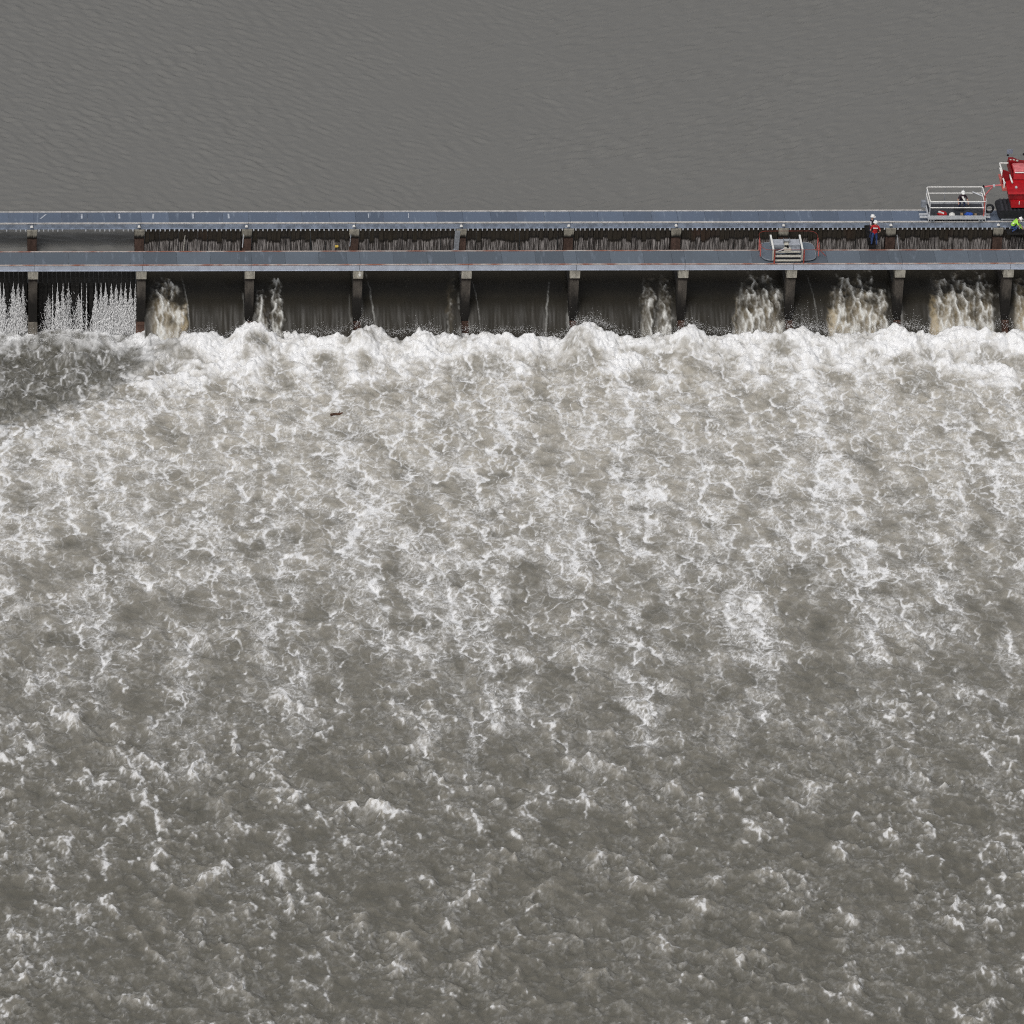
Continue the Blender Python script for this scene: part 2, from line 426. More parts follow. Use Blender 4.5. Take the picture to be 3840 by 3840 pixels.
# ---- river above the weir
def build_river():
    g = Grid(0, 76, 1, 52, 720, 410, 11)
    X, Y = g.X, g.Y
    left = g.noise(.60, .3, ang=R(-42), ax=3.2) * .7 + g.noise(.44, .3, ang=R(-34), ax=3) * .35 + g.noise(.52, .3, ang=R(-18), ax=3.2) * .4
    rgt = g.noise(.60, .3, ang=R(33), ax=3.2) * .7 + g.noise(.44, .3, ang=R(24), ax=3) * .45
    near = g.noise(.55, .35, ang=R(-10), ax=3.2) * .8
    wr = sst(24, 46, X + g.noise(9) * 5)
    h = left * (1 - wr) + rgt * wr
    wn = sst(22, 6, X) * sst(22, 6, Y); h = h * (1 - wn) + near * wn * 1.2
    amp = .034 * (1 + .15 * g.noise(7, .6)) * (.9 + .2 * sst(45, 5, Y)) * (1 - .25 * np.exp(-((X - 30) / 9) ** 2))
    z = ZR + h * np.clip(amp, .006, .12) + .006 * g.noise(5)
    # frame-wide fine grid, then a few long rows to the far bank
    xs = g.X[0]; ys = g.Y[:, 0]
    bay = np.floor((xs - PX_[0]) / PITCH).astype(int)
    openx = bay >= OPEN0
    Yg = Y.copy()
    k = ys < 8.8
    z[k] = np.where(openx[None, :], prof(Y[k]) + (z[k] - ZR), z[k])
    first = int(np.argmax(ys > 5.2))
    P = np.stack([X, Yg, z], -1)[first:]
    P[0, :, 1] = np.where(openx, 5.2, 1.32); P[0, :, 2] = np.where(openx, prof(5.2), ZR)
    xo = np.array([-2500., -900, -300, -100, -30]); xe = np.array([110., 200, 500, 1200, 2500]); yo = np.array([70., 110, 250, 700, 2500])
    def padx(A):
        L = np.repeat(A[:, :1], len(xo), 1).copy(); L[..., 0] = xo; L[..., 2] = np.where(A[:, :1, 1] < 9, A[:, :1, 2], ZR)
        E_ = np.repeat(A[:, -1:], len(xe), 1).copy(); E_[..., 0] = xe
        return np.concatenate([L, A, E_], 1)
    P = padx(P)
    T = np.repeat(P[-1:], len(yo), 0).copy(); T[..., 1] = yo[:, None]; T[..., 2] = ZR
    P = np.concatenate([P, T], 0)
    grid_mesh('river', P, M['river'])
build_river()

# ---- churning water below the weir
VT = np.array([(860, 13.6), (1250, .31), (1300, -1.34), (1450, -6.24), (1600, -11.04), (1800, -17.3), (2000, -23.42), (2300, -32.3), (2600, -40.88), (3000, -51.85), (3400, -62.32), (3840, -73.3), (4300, -84)])
SCL = np.array([(13.6, 58.7), (.31, 60.2), (-11, 61.6), (-23.4, 63.1), (-40.9, 65.4), (-62.3, 68.5), (-84, 71.5)])
def reach(Y): return np.interp(-Y, -VT[:, 1], VT[:, 0])              # how far down the outflow
def across(X, Y): return X * np.interp(-Y, -SCL[:, 0], SCL[:, 1]) - 200
# crest of the foam roller against each bay (position along the weir, height)
ROLL = np.array([(-400, -4.95), (480, -4.95), (545, -4.55), (640, -4.2), (720, -3.95), (790, -3.85), (840, -4.4), (880, -3.75), (930, -3.42), (980, -3.6), (1030, -4.1), (1120, -4.1), (1240, -4.0), (1310, -3.75),
                 (1355, -3.2), (1390, -3.45), (1420, -4.1), (1500, -4.05), (1590, -3.85), (1680, -4.25), (1750, -3.75), (1790, -3.9), (1830, -4.05), (1880, -3.9), (1990, -3.9), (2060, -4.4), (2110, -4.2), (2150, -3.35),
                 (2200, -3.2), (2260, -3.5), (2310, -4.0), (2400, -4.25), (2520, -4.0), (2560, -3.5), (2600, -3.5), (2650, -3.95), (2760, -4.1), (2850, -4.1), (2950, -3.6), (3010, -3.7), (3080, -4.0), (3160, -4.15),
                 (3230, -3.8), (3330, -3.8), (3400, -3.65), (3470, -3.9), (3510, -4.2), (3560, -3.85), (3680, -3.65), (3760, -3.7), (3900, -3.7), (5000, -3.8)])
def build_outflow():
    g = Grid(1.4, 68.6, -76.6, 1.2, 1190, 880, 5)
    X, Y = g.X, g.Y
    v = reach(Y); u = across(X, Y)
    n6, n3, n15 = g.fbm(7), g.fbm(3.2), g.fbm(1.5)
    streak = g.noise(5.5, .35, ang=R(90), ax=4.0)
    streak2 = g.noise(2.6, .35, ang=R(88), ax=3.0)
    aniso = dict(ang=0, ax=1.15)
    el = dict(ang=R(90), ax=1.45)
    W1 = g.web([(2.7, .95, .5, el), (1.3, .9, .6, el), (.6, .35, .8, {})])
    W2 = g.web([(4.6, .8, .4, dict(ang=R(90), ax=1.7)), (1.8, .95, .6, el), (.75, .45, .8, {})])
    FINE = g.web([(.95, .9, .7, {}), (.48, .95, .7, {}), (.24, .4, .5, {})])
    web = .6 * W1 + .4 * W2
    L1, E1 = lace(g, 1.75, 1.7, [(4, .5), (1.3, .22), (.6, .07)], .066, 1, 1.15)
    L2, E2 = lace(g, 1.0, 1.5, [(3, .4), (.9, .16), (.45, .05)], .058, 2, 1.25)
    L3, E3 = lace(g, .62, 1.35, [(2, .3), (.6, .09), (.35, .04)], .055, 3, 1.2)
    L4, E4 = lace(g, .44, 1.25, [(2, .3), (.5, .07)], .048, 4, 1.1)
    # left: quieter airless water below the closed bays, its shade painted into the colour
    vb = np.interp(u, [-300, 0, 200, 400, 560, 650, 720], [1680, 1610, 1555, 1480, 1390, 1290, 1230])
    dark = sst(-75, 65, vb - v + n15 * 22 + n3 * 14)
    am = np.interp(v, [1200, 1400, 1550, 1750, 1950, 2200, 2500, 2800, 3100, 3840], [1.9, 1.7, 1.6, 1.45, 1.2, .92, .60, .26, .09, .04])
    # streaks trailing downstream of the piers
    trail = 0
    for (u0, u1, v0, v1, k_) in ((1240, 1500, 1450, 2650, 1.0), (1640, 1700, 1500, 2300, .6), (1880, 1830, 1400, 2850, 1.1), (2360, 2390, 1450, 2700, 1.1), (2640, 2760, 1600, 2800, .7), (3000, 3300, 1420, 2300, 1.1), (3550, 3900, 1480, 2000, 1.0), (900, 1000, 1500, 2400, .5), (520, 420, 1700, 2500, .4)):
        uc = u0 + (u1 - u0) * np.clip((v - v0) / (v1 - v0), 0, 1.2) + 34 * n3 + 26 * n6
        trail = trail + k_ * np.exp(-((u - uc) / (36 + 24 * np.clip((v - v0) / (v1 - v0), 0, 1))) ** 2) * sst(v0 - 150, v0 + 80, v) * sst(v1 + 250, v1 - 150, v)
    am = am * np.exp(  .36 * streak * sst(1500, 2100, v) + .2 * streak2 + .28 * n6 + .14 * n3 + 1.45 * trail - .2 + .5 * np.exp(-((v - vb - 130) / 120) ** 2) * sst(760, 560, u))
    am *= 1 - .45 * dark
    am = np.nan_to_num(am); a1 = np.clip(am, 0, 1)
    cover = sst(.2, 1.1, g.blur(W2, .17) * am ** .6) * (1 - .75 * dark)                       # veil of bubbles, torn open by upwellings
    lines = L1 * (.15 + .85 * E1) * a1
    lines = np.maximum(lines, L2 * (.12 + .88 * E2) * np.clip(am * .9, 0, 1) * (.3 + .7 * cover))
    lines = np.maximum(lines, .78 * L3 * (.1 + .9 * E3) * (.08 + .92 * cover) * a1)
    lines = np.maximum(lines, .40 * L4 * (.1 + .9 * E4) * cover * a1)
    strand = 1 - np.exp(-(am * W1 / 4.0) ** 1.8)
    foam = 1 - (1 - np.clip(lines, 0, 1)) * (1 - .85 * strand)
    foam = np.clip((foam + .04 * cover * a1) * (1 - .25 * dark), 0, 1)
    # roller: boiling foam against the weir
    roll_edge = 1350 + 45 * n3 + 30 * n6 + 70 * np.exp(-((u - 700) / 260) ** 2) + 25 * np.interp(u, [2400, 3100], [0, 1])
    roll = sst(70, -70, v - roll_edge) * (1 - dark)
    puff = sum(a * np.abs(g.noise(l, .45)) for l, a in ((2.4, .26), (1.15, .24), (.55, .18), (.28, .11)))
    crease = sst(.25, .95, puff)
    rf = np.clip(.60 + .13 * n15 + .10 * n3 + .34 * (1 - np.exp(-FINE)) + .22 * crease, 0, 1)
    foam = foam * (1 - roll) + np.maximum(foam, rf) * roll
    aer = np.interp(v, [1200, 1500, 1750, 2000, 2300, 2700, 3200, 3840], [.95, .90, .76, .54, .33, .17, .07, .03]) * (1 + .2 * n3 + .12 * n6)
    aer = np.clip((aer * .86 + .16) * (1 - .93 * dark) + .05 * dark, 0, 1)
    # white fringe along the boundary of the quiet patch and at the foot of the closed bays
    fr = np.exp(-((vb - v + n15 * 22 + 20) / 45) ** 2) * sst(680, 560, u)
    foam = np.maximum(foam, fr * sst(-.1, 1.3, n15 + .4 * n3 + web * .25))
    foot = sst(60, -40, v - 1275 - 16 * n3 - np.interp(u, [-100, 60, 150, 330, 470, 560], [25, 5, -20, -12, 40, 60])) * sst(700, 580, u)
    foam = np.maximum(foam, foot * np.clip(.62 + .3 * n15, 0, 1))
    # heights
    crestz = np.interp(u, ROLL[:, 0], ROLL[:, 1]); crestz = g.blur(crestz, .12)
    yc = -1.5 + .35 * n3 * .6
    hump = (crestz - ZS - .22) * np.where(Y > yc, np.exp(-((Y - yc) / .75) ** 2), np.exp(-((Y - yc) / 3.4) ** 2) * .55 + np.exp(-((Y - yc) / 1.3) ** 2) * .45)
    lively = sst(1200, 1300, v) * .0 + np.interp(v, [1200, 1400, 1700, 2200, 3840], [1, .7, .35, .25, .3])
    h = (puff - .55) * .30 * np.maximum(roll, .22 * sst(1700, 1400, v) * (1 - dark)) + .085 * n3 * lively + .03 * n15 * (.5 + lively) - .05 * np.clip(g.blur(web, .1) - 1, -1, 3) * .5
    # wave train in the quiet patch
    dw = g.noise(2.4, .3, ang=R(24), ax=2.2); dws = np.sign(dw) * np.abs(dw) ** .8 + .35 * np.clip(dw, 0, 3) ** 2
    h += dark * .11 * dws + dark * .04 * g.fbm(.9)
    foam = np.maximum(foam, dark * sst(.9, 2.2, dw + .35 * n15) * np.clip(.15 + L2 + .6 * L3, 0, 1) * .7)
    # choppy waves farther out: crests bunched by horizontal drift
    chop = np.interp(v, [1500, 2000, 2500, 2900, 3840], [0, .25, .6, 1, 1]) * np.clip(1 + .33 * n6 + .2 * g.noise(12), .25, 2)
    gx = gy = 0; hc = 0; hfine = 0
    def sharp(n, k=.3):
        e = np.exp(k * n); return (e - e.mean()) / e.std()
    for lam, a, sl, kw in ((4.2, .22, .11, dict(ang=R(80), ax=1.15)), (2.3, .28, .16, dict(ang=R(112), ax=1.25)), (1.2, .32, .22, dict(ang=R(70), ax=1.2)), (.62, .30, .19, dict(ang=R(100), ax=1.1)), (.36, .2, .12, dict())):
        S = g.spec(lam, .38, **kw)
        lap = np.fft.ifft2(S * -(g.KX ** 2 + g.KY ** 2)).real; sc = a / lap.std()
        dx_, dy_ = np.fft.ifft2(1j * g.KX * S).real * sc, np.fft.ifft2(1j * g.KY * S).real * sc
        gx = gx + dx_; gy = gy + dy_
        nn = sharp(-lap / lap.std()); hc = hc + nn * sl * lam / 6.28 * .62
        if lam < 1.5: hfine = hfine + nn * (.5 if lam < .5 else .7)
    mx, my = X + gx * chop * .25, Y + gy * chop * .25
    # foam on bunched crests
    mult = 2
    px, py = np.meshgrid((np.arange(g.nx * mult) + .5) * g.dx / mult, (np.arange(g.ny * mult) + .5) * g.dy / mult)
    px = (px + g.rng.uniform(-.5, .5, px.shape) * g.dx / mult).ravel(); py = (py + g.rng.uniform(-.5, .5, py.shape) * g.dy / mult).ravel()
    ddx, ddy = g.look(gx, px, py) * 1.25, g.look(gy, px, py) * 1.25
    px, py = px + ddx, py + ddy
    for lam, a in ((1.6, .6), (.8, .8), (.38, .7)):
        ex, ey = g.grad(g.spec(lam, **el), a); qx, qy = g.grad(g.spec(lam * 1.3, **el), a * 1.2); ex = ex + qy; ey = ey - qx; px, py = px + g.look(ex, px, py), py + g.look(ey, px, py)
    cd_ = g.blur(g.density(px, py), .03)
    samp = lambda f: g.look(f, mx - g.x0, my - g.y0)
    hi = hc / hc.std()
    camt = np.interp(v, [2000, 2500, 2850, 3200, 3500, 3840], [0, .35, .75, .62, .42, .34]) * np.interp(u, [0, 1100, 1900, 2900, 3400, 3840], [1.25, 1.15, .72, .6, 1.0, 1.2]) * np.clip(1 + .55 * n6 + .35 * g.noise(11), .05, 2.5)
    crest = 1 - np.exp(-(samp(cd_) * camt * np.clip(.45 + .45 * hi, .05, 2)) ** 2.0 * .16)
    foam = np.clip(np.maximum(samp(foam), crest * .74), 0, 1)
    whitecap_light = sst(1.5, 3.0, samp(hfine) + .35 * hi) * np.interp(v, [2200, 2700, 3300, 3840], [0, .36, .26, .15]) * np.interp(u, [0, 1100, 1900, 3000, 3500], [1.2, 1.05, .7, .7, 1.1]) * np.clip(.8 + .5 * n6, .1, 1.6)  # whitecaps on small waves; crest highlights are put into the foam colour
    foam = np.maximum(foam, np.clip(whitecap_light, 0, .85))
    curls = np.maximum(L2 * sst(.45, .95, E2), .8 * L3 * sst(.6, 1, E3)) * sst(-.4, 1.3, n3 + .6 * n15 + .5 * n6) * np.interp(v, [2300, 2700, 3300, 3840], [0, .38, .30, .20]) * np.interp(u, [0, 1100, 1900, 3000, 3500], [1.3, 1.1, .8, .8, 1.1])
    foam = np.maximum(foam, samp(curls))
    foam = np.clip(foam + (1 - foam) * .09 * samp((1 - np.exp(-(FINE / 1.2) ** 1.6)) * sst(-.9, 1.2, n15 + .6 * n6)) * sst(2300, 2900, v), 0, 1)
    aer = np.clip(samp(aer) + .22 * chop * np.clip(hi, 0, 2) * .5, 0, 1)
    z = ZS + hump + samp(h) + hc * chop
    z = np.where(Y > -1.1, np.minimum(z, np.interp(Y, [-1.1, 1.2], [-3.2, -5.6])), z)
    P = np.stack([mx, my, z], -1)
    edge = np.minimum.reduce([sst(-76.6, -75, Y), sst(1.4, 2.4, X), sst(68.6, 67.6, X)])
    P[..., 0] = X + (P[..., 0] - X) * edge; P[..., 1] = Y + (P[..., 1] - Y) * edge
    xo = np.array([-2500., -900, -300, -100, -30]); xe = np.array([110., 200, 500, 1200, 2500]); yo = np.array([-2500., -800, -400, -160, -100])
    ext = lambda A, n0, n1, fill=None: np.concatenate([np.repeat(A[:, :1], n0, 1), A, np.repeat(A[:, -1:], n1, 1)], 1)
    P2 = ext(P, 5, 5); P2[:, :5, 0] = xo; P2[:, -5:, 0] = xe
    A = {'foam': ext(foam, 5, 5), 'aer': ext(aer, 5, 5)}
    B = np.repeat(P2[:1], 5, 0).copy(); B[..., 1] = yo[:, None]; B[..., 2] = ZS
    P2 = np.concatenate([B, P2], 0)
    A = {k: np.concatenate([np.repeat(a[:1] * 0 + (.08 if k == 'foam' else .05), 5, 0), a], 0) for k, a in A.items()}
    grid_mesh('outflow_water', P2, M['foam'], A)
    return g, P, foam
OUT = build_outflow()

# ---- water falling through each open bay
#            fraction across the bay: centre, half width, strength, start (0 top..1 bottom), tan
PLUMES = {2: [(.22, .15, 1.15, .05, .7), (.36, .06, .35, .45, 1.0), (.435, .008, .35, .0, 0)],
          3: [(.085, .055, 1.0, .30, .1), (.245, .055, 1.15, .0, .1)],
          4: [(.13, .010, .30, .0, 0), (.9, .04, .12, .0, 0)],
          5: [(.79, .010, .30, .1, 0), (.10, .007, .22, .0, 0)],
          6: [(.72, .06, .62, .0, .1), (.88, .07, .62, .0, .1)],
          7: [(.66, .13, .85, .0, .25), (.85, .12, .95, .0, .35), (.52, .02, .3, .3, .2)],
          8: [(.52, .13, .9, .0, .55), (.72, .15, 1.05, .0, .6), (.88, .07, .8, .3, .3), (.40, .05, .3, .45, 1.0), (.235, .007, .2, .0, 0), (.1, .06, .35, .75, 0)],
          9: [(.44, .11, .9, .0, .65), (.62, .15, 1.05, .0, .5), (.82, .12, .95, .0, .35), (.34, .05, .25, .35, 1.0)],
          10: [(.25, .14, .55, .0, .8), (.6, .2, .8, .0, .4)]}
def build_falls():
    for b in range(OPEN0, NPIER):
        xa = PX_[b] + .25
        xb = (PX_[b + 1] if b + 1 < NPIER else PX_[b] + PITCH) - .25
        if b == 10: xb = xa + 3.5
        nx, ny = (110, 130) if b < 10 else (60, 110)
        g = Grid(0, xb - xa, 0, 7.0, nx, ny, 50 + b)
        fx = g.X / (xb - xa); y = 5.2 - 7.1 * np.linspace(0, 1, ny)[:, None] ** .85 + np.zeros((1, nx))
        s = np.clip((3.0 - y) / 4.9, -.3, 1)                                             # 0 = under the deck, 1 = foot
        z = prof(y)
        wob = .035 * g.noise(1.2, .5, ang=R(90), ax=2.5)
        # long silky streaks, then torn foam
        tear = g.web([(.8, .9, .4, dict(ang=R(90), ax=2.6)), (.38, .9, .5, dict(ang=R(90), ax=2.0)), (.18, .7, .5, dict(ang=R(90), ax=1.3))], mult=6)
        tear = g.blur(tear, .025)
        silk = g.noise(.28, .5, ang=R(90), ax=9)
        n1 = g.fbm(1.3)
        foam = np.zeros_like(fx); aer = .004 + .010 * sst(.35, .8, s); hump = np.zeros_like(fx)
        for c, hw, st, s0, tn in PLUMES.get(b, []):
            wgl = c + (.003 if hw < .02 else .016) * n1 + (.09 if hw < .02 else .04) * (s - .5) * (1 if c < .5 else -1)
            m_ = np.exp(-((fx - wgl) / (hw * (.62 + .5 * s))) ** 4) * sst(s0 - .12, s0 + .22, s + .07 * n1)
            grow = .35 + .95 * s
            thin = hw < .02
            f = (1 - np.exp(-(np.maximum(tear, 0) * st * grow * np.exp(.6 * n1)) ** 1.4 * .62)) if not thin else (.5 + .5 * (tear > .6)) * st
            f = np.clip(f + (0 if thin else sst(.55, .95, s) * st * .35), 0, 1)
            foam = np.maximum(foam, m_ * f)
            aer = np.maximum(aer, m_ * np.clip(.08 + .85 * tn * sst(.15, .7, s) + .2 * n1 * tn, 0, 1) * (0 if thin else 1))
            hump += 0 if thin else m_ * (.10 + .05 * n1 + .06 * np.clip(tear - 1, -1, 2)) * st
        edge = np.exp(-(fx / .022) ** 2) + np.exp(-((1 - fx) / .022) ** 2)
        foam = np.maximum(foam, edge * sst(.4, 1.4, silk + n1 * .5) * .28 * sst(.1, .5, s))
        foam = np.maximum(foam, sst(1.9, 3.0, silk + .4 * n1) * .02 * sst(.25, .6, s))
        aer = np.clip(aer + .004 * sst(.2, 1.2, silk) * sst(.4, .8, s), 0, 1)
        # outward normal of the curve (down river and up)
        dy, dz = np.gradient(y, axis=0), np.gradient(z, axis=0); L = np.hypot(dy, dz); ny_, nz_ = dz / L, -dy / L
        k = hump + wob * .2 + .003 * silk
        P = np.stack([xa + g.X - g.dx * .5 + (fx * 0), y + ny_ * k, z + nz_ * k], -1)
        P[:, 0, 0] = xa - .02; P[:, -1, 0] = xb + .02
        grid_mesh('falling_water', P, M['fall'], {'foam': foam, 'aer': aer})
build_falls()

# ---- spray: drops thrown up at the foam front, and the leaks through the closed needles
def drops(name, pts, rad, vel=None, stretch=None):
    n = len(pts); pts = np.asarray(pts); rad = np.asarray(rad)
    o = np.array([(1, 0, 0), (0, 1, 0), (-1, 0, 0), (0, -1, 0), (0, 0, 1), (0, 0, -1)], float)
    V = o[None] * rad[:, None, None]
    if vel is not None:                       # stretch each drop along its path
        vn = vel / np.linalg.norm(vel, axis=1, keepdims=True)
        V[:, 4] = vn * stretch[:, None]; V[:, 5] = -vn * stretch[:, None]
    V = V + pts[:, None]
    f = np.array([(0, 1, 4), (1, 2, 4), (2, 3, 4), (3, 0, 4), (1, 0, 5), (2, 1, 5), (3, 2, 5), (0, 3, 5)])
    Fc = (np.arange(n) * 6)[:, None, None] + f[None]
    me = bpy.data.meshes.new(name); me.vertices.add(n * 6); me.vertices.foreach_set('co', V.astype(np.float32).ravel())
    me.loops.add(n * 24); me.loops.foreach_set('vertex_index', Fc.astype(np.int32).ravel())
    me.polygons.add(n * 8); me.polygons.foreach_set('loop_start', np.arange(n * 8, dtype=np.int32) * 3)
    me.update(calc_edges=True); me.materials.append(M['spray'])
    ob = bpy.data.objects.new(name, me); COL.objects.link(ob); ob['kind'] = 'stuff'
    return ob

def build_spray():
    r = np.random.default_rng(21)
    pts, rad = [], []
    U0 = lambda u: (u + 200) / 60.3
    # centre along the weir, spread, count, throw height
    for uc, su, cnt, hh in ((1200, 60, 260, .35), (1590, 60, 420, .40), (1360, 45, 160, .3), (2180, 60, 420, .35), (2260, 40, 220, .35), (2990, 45, 700, .75), (3060, 40, 350, .6), (3110, 40, 220, .5), (3350, 50, 420, .5),
                            (3460, 60, 320, .4), (760, 60, 200, .3), (935, 50, 160, .25), (2560, 60, 220, .3), (2700, 80, 200, .25), (3600, 120, 520, .45), (3750, 70, 260, .4), (2040, 60, 80, .2), (1780, 40, 100, .25), (1000, 900, 2600, .16), (2600, 900, 3000, .18)):
        u = r.normal(uc, su, cnt) if su < 500 else r.uniform(uc - su / 1.2, uc + su, cnt)
        u = np.clip(u, 560, 3960)
        z0 = np.interp(u, ROLL[:, 0], ROLL[:, 1])
        clump = np.abs(np.sin(u * .11) * np.sin(u * .037 + 1)) ** .7
        h = np.abs(r.normal(0, hh, cnt)) * (.35 + clump)
        y = -1.35 + r.normal(0, .22, cnt)
        pts.append(np.stack([U0(u), y, z0 + h - .08], 1)); rad.append(r.uniform(.006, .019, cnt) * (1 - .3 * np.clip(h, 0, 1)))
    drops('spray_drops', np.concatenate(pts), np.concatenate(rad))
    # leaks
    pts, rad, vel, st = [], [], [], []
    jets = [(30, .5, 1.0), (8, .3, .8), (100, .9, 1.2), (135, .8, 1.0), (170, .8, .6), (385, .14, .35), (420, .42, 1.3), (460, .7, .75), (595, .16, .3), (630, .12, .2), (697, .55, 1.0), (735, .6, .9), (768, .65, 1.5), (810, .7, .9), (845, .75, 1.2),
            (880, .7, 1.0), (912, .6, 1.3), (948, .7, 1.2), (985, .45, 1.0), (355, 2.3, .55), (575, 2.6, .6), (500, 1.2, .25)]
    for xz, spread, amt in jets:
        n = int(1700 * amt)
        X = (xz * .5176 + 200) / 60.3
        head = np.clip(np.abs(r.beta(1.2, 1.1, n)) * 2.75, .03, 3)
        if spread > 2: head = np.clip(r.beta(2, 3, n) * 1.9 + .75, 0, 2.7)
        z0 = -1.85 - head
        sp = np.sqrt(2 * 9.8 * head) * r.uniform(.10, .34, n)
        vx = r.normal(0, .40 * spread if spread < 2 else .16 * spread, n) * sp; vz = np.zeros(n) if spread < 2 else r.uniform(-.3, .6, n) * 1.6
        tmax = (vz + np.sqrt(np.maximum(vz ** 2 + 2 * 9.8 * (z0 + 5.0), .01))) / 9.8
        t = tmax * r.uniform(0, 1, n) ** .8
        p = np.stack([X + vx * t, 1.12 - sp * t, z0 + vz * t - 4.9 * t * t], 1)
        pts.append(p); vel.append(np.stack([vx, -sp, vz - 9.8 * t - .4], 1)); rad.append(r.uniform(.008, .018, n)); st.append(r.uniform(.04, .18, n) * (1 if spread < 2 else .45))
    n = 1800                                  # splash where the leaks land
    pts.append(np.stack([r.uniform(3.2, 11.9, n), r.uniform(-1.2, .9, n), -5.0 + np.abs(r.normal(.15, .28, n))], 1))
    vel.append(np.stack([r.normal(0, 1, n), r.normal(0, 1, n), r.normal(0, 1, n)], 1)); rad.append(r.uniform(.008, .02, n)); st.append(r.uniform(.02, .05, n))
    drops('leak_spray', np.concatenate(pts), np.concatenate(rad), np.concatenate(vel), np.concatenate(st))
build_spray()

# river bed so nothing below shows through
MB().box(-40, 110, -90, 60, -9, -8).build('river_bed', M['bed'])['kind'] = 'structure'

# ------------------------------------------------------------------ concrete piers
ORD = ['', 'leftmost', 'second', 'third', 'fourth', 'fifth', 'sixth', 'seventh', 'eighth', 'ninth', 'tenth']
PIER_LABEL = {1: 'leftmost concrete pier standing in dark water between the closed bays, plinth showing',
              2: 'second concrete pier from the left, between the leaking closed bay and the first open bay',
              3: 'third concrete pier from the left, beside the twin white streams of falling water',
              4: 'fourth concrete pier from the left, white down arrow painted on its cap',
              5: 'fifth concrete pier from the left, grey board beside its upper column',
              6: 'sixth concrete pier from the left, biggest white foam mound at its foot',
              7: 'seventh concrete pier from the left, left of the red railed trolley',
              8: 'eighth concrete pier from the left, directly below the red railed trolley',
              9: 'ninth concrete pier from the left, right of the two standing workers',
              10: 'tenth concrete pier from the left, near the right edge below the red crane'}
cap_w = .315
for k in range(1, NPIER):
    x = PX_[k]
    p = empty('concrete_pier', (x, 0, ZS), PIER_LABEL[k], 'pier', 'concrete piers of the weir')
    MB().box(x - cap_w, x + cap_w, .02, 1.1, -1.0, -.405).build('downstream_cap', M['cap'], p, .012)
    MB().box(x - .275, x + .275, .14, 1.1, -4.1, -1.003).build('downstream_column', M['column'], p, .012)
    MB().box(x - .29, x + .29, .04, 1.1, -5.6, -4.35).box(x - .285, x + .285, .09, 1.1, -4.347, -4.103).build('plinth', M['plinth' if k == 1 else 'column_low'], p, .01)
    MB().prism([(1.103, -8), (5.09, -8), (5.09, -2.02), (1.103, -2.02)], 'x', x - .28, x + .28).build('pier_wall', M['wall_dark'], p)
    MB().box(x - .29, x + .29, 5.1, 6.7, -8, -.903).build('upstream_column', M['column_up'], p, .012)
    MB().box(x - .31, x + .31, 5.07, 6.75, -.9, -.375).build('upstream_cap', M['cap_up'], p, .012)
    if k == 4:
        a = MB()
        cx, zt = x + .09, -.50
        yq = .0
        a.prism([(cx - .02, zt), (cx + .03, zt), (cx + .03, zt - .26), (cx - .02, zt - .26)], 'y', yq, yq + .015)
        a.prism([(cx - .10, zt - .14), (cx - .05, zt - .18), (cx + .06, zt - .18), (cx + .11, zt - .14), (cx + .05, zt - .29), (cx + .005, zt - .33), (cx - .04, zt - .29)], 'y', yq + .001, yq + .014)
        a.build('painted_arrow', M['white'], p)

# ------------------------------------------------------------------ walkways
XA, XB = PX_[0] - .5, PX_[-1] + PITCH
low = empty('lower_walkway', (35, .9, 0), 'long grey steel walkway nearer the foam, with rust-edged deck', 'walkway')
upw = empty('upper_walkway', (35, 6.1, 0), 'long blue steel walkway on the river side, with pale rails and painted dashes', 'walkway')
def deck(parent, y0, y1, mat, splits):
    for k in range(0, NPIER):
        x0 = PX_[k] + .12
        c = [x0] + [x0 + PITCH * s for s in splits] + [x0 + PITCH]
        for a, b in zip(c[:-1], c[1:]):
            MB().box(a + .006, b - .006, y0, y1, -.03, random.uniform(-.003, .003)).build('deck_plate', mat, parent)
deck(low, .09, 1.68, M['deck_low'], (.31, .62, .88))
deck(upw, 5.42, 6.74, M['deck_up'], (.26, .5, .76))
def girder(parent, y, z0, z1, mat, thick):
    for k in range(0, NPIER):
        a, b = PX_[k] + .07 + .012, PX_[k] + PITCH + .07 - .012
        g = MB()
        g.box(a, b, y + .02, y + .035 + thick, z0 + .03, z1 - .02)            # web
        g.box(a, b, y - .03, y + .14, z0, z0 + .03)                          # bottom flange
        g.build('girder', mat, parent)
girder(low, 0.0, -.40, -.03, M['girder'], .02)
girder(low, 1.62, -.40, -.03, M['girder_up'], .02)
girder(upw, 5.25, -.36, -.03, M['girder_up'], .02)
girder(upw, 6.72, -.36, -.03, M['girder_up'], .02)
for y0, mat, par in ((.0, 'rail_rust', low), (1.69, 'rail_rust', low), (5.30, 'rail_pale', upw), (6.75, 'rail_pale', upw)):
    for k in range(0, NPIER):
        a, b = PX_[k] + .09, PX_[k] + PITCH + .09
        MB().box(a + .008, b - .008, y0, y0 + .075, -.02, .045 if par is upw else .03).build('rail', M[mat], par)
# row of small seats along the foot of the upper girder, one per needle
lg = MB()
for k in range(0, NPIER):
    for i in range(21):
        x = PX_[k] + .42 + i * .294
        if k < 2 and random.random() < .35: continue
        lg.box(x - .035, x + .035 + random.uniform(-.01, .02), 5.16, 5.24, -.47, -.365)
tag(lg.build('needle_lugs', M['pale_steel'], upw), kind='stuff')
for k in range(1, NPIER):
    x = PX_[k] - .03
    MB().box(x - .09, x + .09, 5.08, 5.215, -.16, -.06, .03, .02).build('bracket', M['white'], upw)
